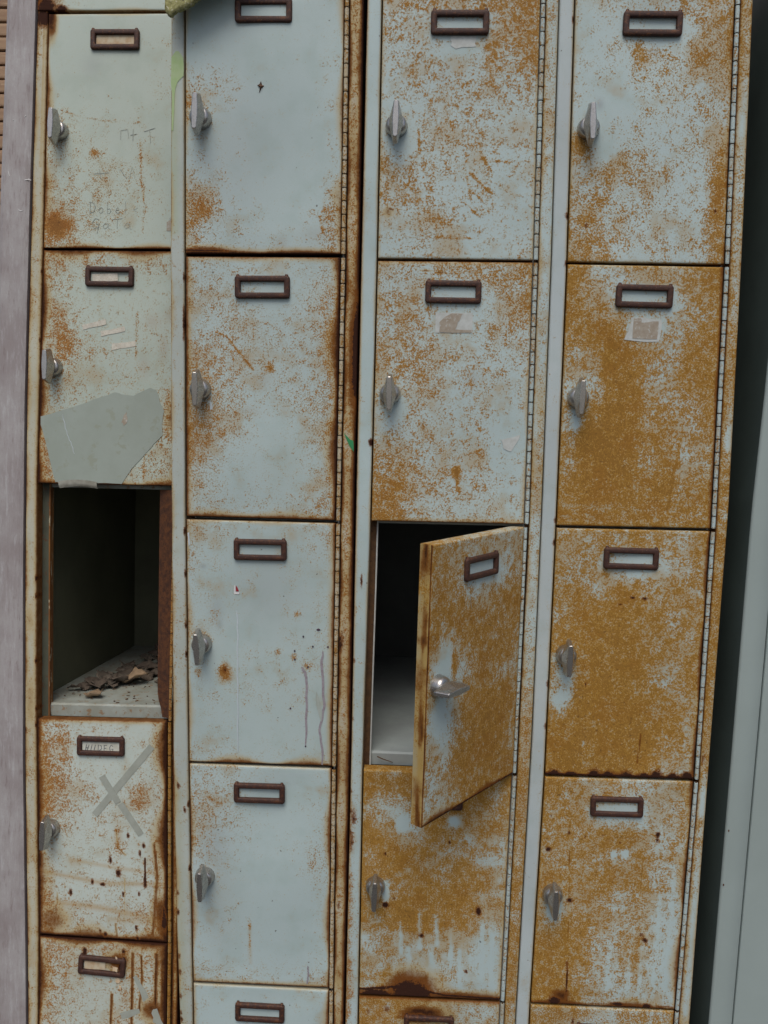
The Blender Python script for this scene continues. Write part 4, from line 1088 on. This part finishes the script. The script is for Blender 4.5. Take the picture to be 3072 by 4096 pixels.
# ------------------------------------------------------------------ plain cabinet at the right
cb = empty('metal_cabinet', 'tall plain grey-green metal cabinet without rust standing right of the rusted lockers', 'cabinet', (.75, 0, 0))
def clm(z): return np.interp(z, [0, .3478, .7835, 1.0792, 1.262, 2.0], [.4625, .4648, .4678, .4690, .4748, .483])
zz = np.linspace(0, 1.86, 40); v = []; f = []
prof = [(0, .50), (0, .0035), (.0010, .0011), (.0034, .0), (.0308, .0), (.0316, .0012), (.0316, .018)]
for z in zz:
    for px_, y in prof: v.append((float(clm(z)) + px_, y, z))
n = len(prof)
for j in range(len(zz) - 1):
    for i in range(n - 1):
        a_ = j * n + i; f.append((a_, a_ + 1, a_ + n + 1, a_ + n))
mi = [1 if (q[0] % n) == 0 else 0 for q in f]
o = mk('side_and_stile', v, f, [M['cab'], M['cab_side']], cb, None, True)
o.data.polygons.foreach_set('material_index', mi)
def dm(u, v):
    z = 1.84 + (.05 - 1.84) * v
    return clm(z) + .0334 + u * .40, z
dsp = dict(seed=70, paint=(.395, .435, .425), g=['0'])
o = panel('door', dm, .40, 1.79, dsp, cb, y=.0, depth=.018, rad=.0022, step=.02, mat=M['cab'])
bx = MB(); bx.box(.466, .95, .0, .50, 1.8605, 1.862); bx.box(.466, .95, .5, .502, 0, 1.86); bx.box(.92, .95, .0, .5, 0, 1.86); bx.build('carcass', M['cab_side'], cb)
fl = MB()
for x_, z_ in ((.4708, .640), (.4695, .560)):
    fl.box(x_ - .0008, x_ + .0008, -.0004, .0008, z_ - .0014, z_ + .0014)
fl.build('rust_chip', M['rust_dark'], cb)

# ------------------------------------------------------------------ lichen-covered mat hanging over the top edge
xs_l = []
def drape(u, v):
    """u along the front, v from the back of the top down to the hanging edge"""
    x = -.2983 + .110 * u
    low = 1.6808 + (.110 * u - .0041) * .55 if u > .0373 else 1.6808 + (.0373 - u) * .28
    low += .0007 * math.sin(u * 140) + .0005 * math.sin(u * 310)
    top_z = 1.800
    if v < .5:
        t = v / .5; y = .20 - .214 * t; z = top_z
    else:
        t = (v - .5) / .5; y = -.014 - .016 * t; z = top_z - (top_z - low) * t
    return x, y + .0012 * math.sin(u * 23 + v * 9), z
v = []; f = []; NU, NV = 40, 30
for j in range(NV + 1):
    for i in range(NU + 1):
        v.append(drape(i / NU, j / NV))
for j in range(NV):
    for i in range(NU):
        a_ = j * (NU + 1) + i; f.append((a_, a_ + NU + 1, a_ + NU + 2, a_ + 1))
o = mk('mossy_mat', v, f, M['moss'], None, (-.2, 0, 1.79), True)
s_ = o.modifiers.new('Solidify', 'SOLIDIFY'); s_.thickness = .006
tag(o, 'lichen-covered yellow-green mat drooping over the top edge of the lockers', 'mat')

# ------------------------------------------------------------------ ground
gb = MB(); gb.add([(-30, -30, 0), (30, -30, 0), (30, 30, 0), (-30, 30, 0)], [(0, 1, 2, 3)])
g_ = gb.build('ground', M['concrete']); g_['kind'] = 'structure'

# ------------------------------------------------------------------ light, camera, render
w = bpy.data.worlds.new('World'); SC.world = w; w.use_nodes = True
nt = w.node_tree; bg = nt.nodes['Background']
sky = nt.nodes.new('ShaderNodeTexSky'); sky.sky_type = 'NISHITA'; sky.sun_disc = False
EL, AZ = math.radians(58), math.radians(180)
sky.sun_elevation = EL; sky.sun_rotation = AZ; sky.air_density = 1.0; sky.dust_density = 4.0; sky.ozone_density = 1.0
nt.links.new(sky.outputs['Color'], bg.inputs['Color']); bg.inputs['Strength'].default_value = .092
sl = bpy.data.lights.new('Sun', 'SUN'); sl.energy = 1.35; sl.angle = math.radians(36); sl.color = (1, .975, .91)
so = bpy.data.objects.new('Sun', sl); COL.objects.link(so)
sd = Vector((math.sin(math.radians(-8)) * math.cos(EL), -math.cos(EL), math.sin(EL)))
so.rotation_euler = sd.to_track_quat('Z', 'Y').to_euler(); so.location = (0, -3, 5)

R = np.array([[0.9986338523717503, -0.0439864669709957, -0.02820673005803392], [0.04720230559124504, 0.9909218517403144, 0.12588020531607436], [0.022413639687208494, -0.1270396570640673, 0.9916443688586226]])
cam = bpy.data.cameras.new('Camera'); co = bpy.data.objects.new('Camera', cam); COL.objects.link(co)
mw = Matrix.Identity(4)
for i in range(3):
    mw[i][0] = R[i, 0]; mw[i][1] = R[i, 2]; mw[i][2] = -R[i, 1]
mw.translation = Vector((0.03453811, -1.1305471, 1.21500601))
co.matrix_world = mw
cam.sensor_fit = 'HORIZONTAL'; cam.sensor_width = 36; cam.lens = 36 * 3400 / 3072
cam.clip_start = .02; cam.clip_end = 200
SC.camera = co
SC.view_settings.view_transform = 'Standard'; SC.view_settings.look = 'None'
SC.view_settings.exposure = 0.22; SC.view_settings.gamma = 1
SC.view_settings.use_curve_mapping = False
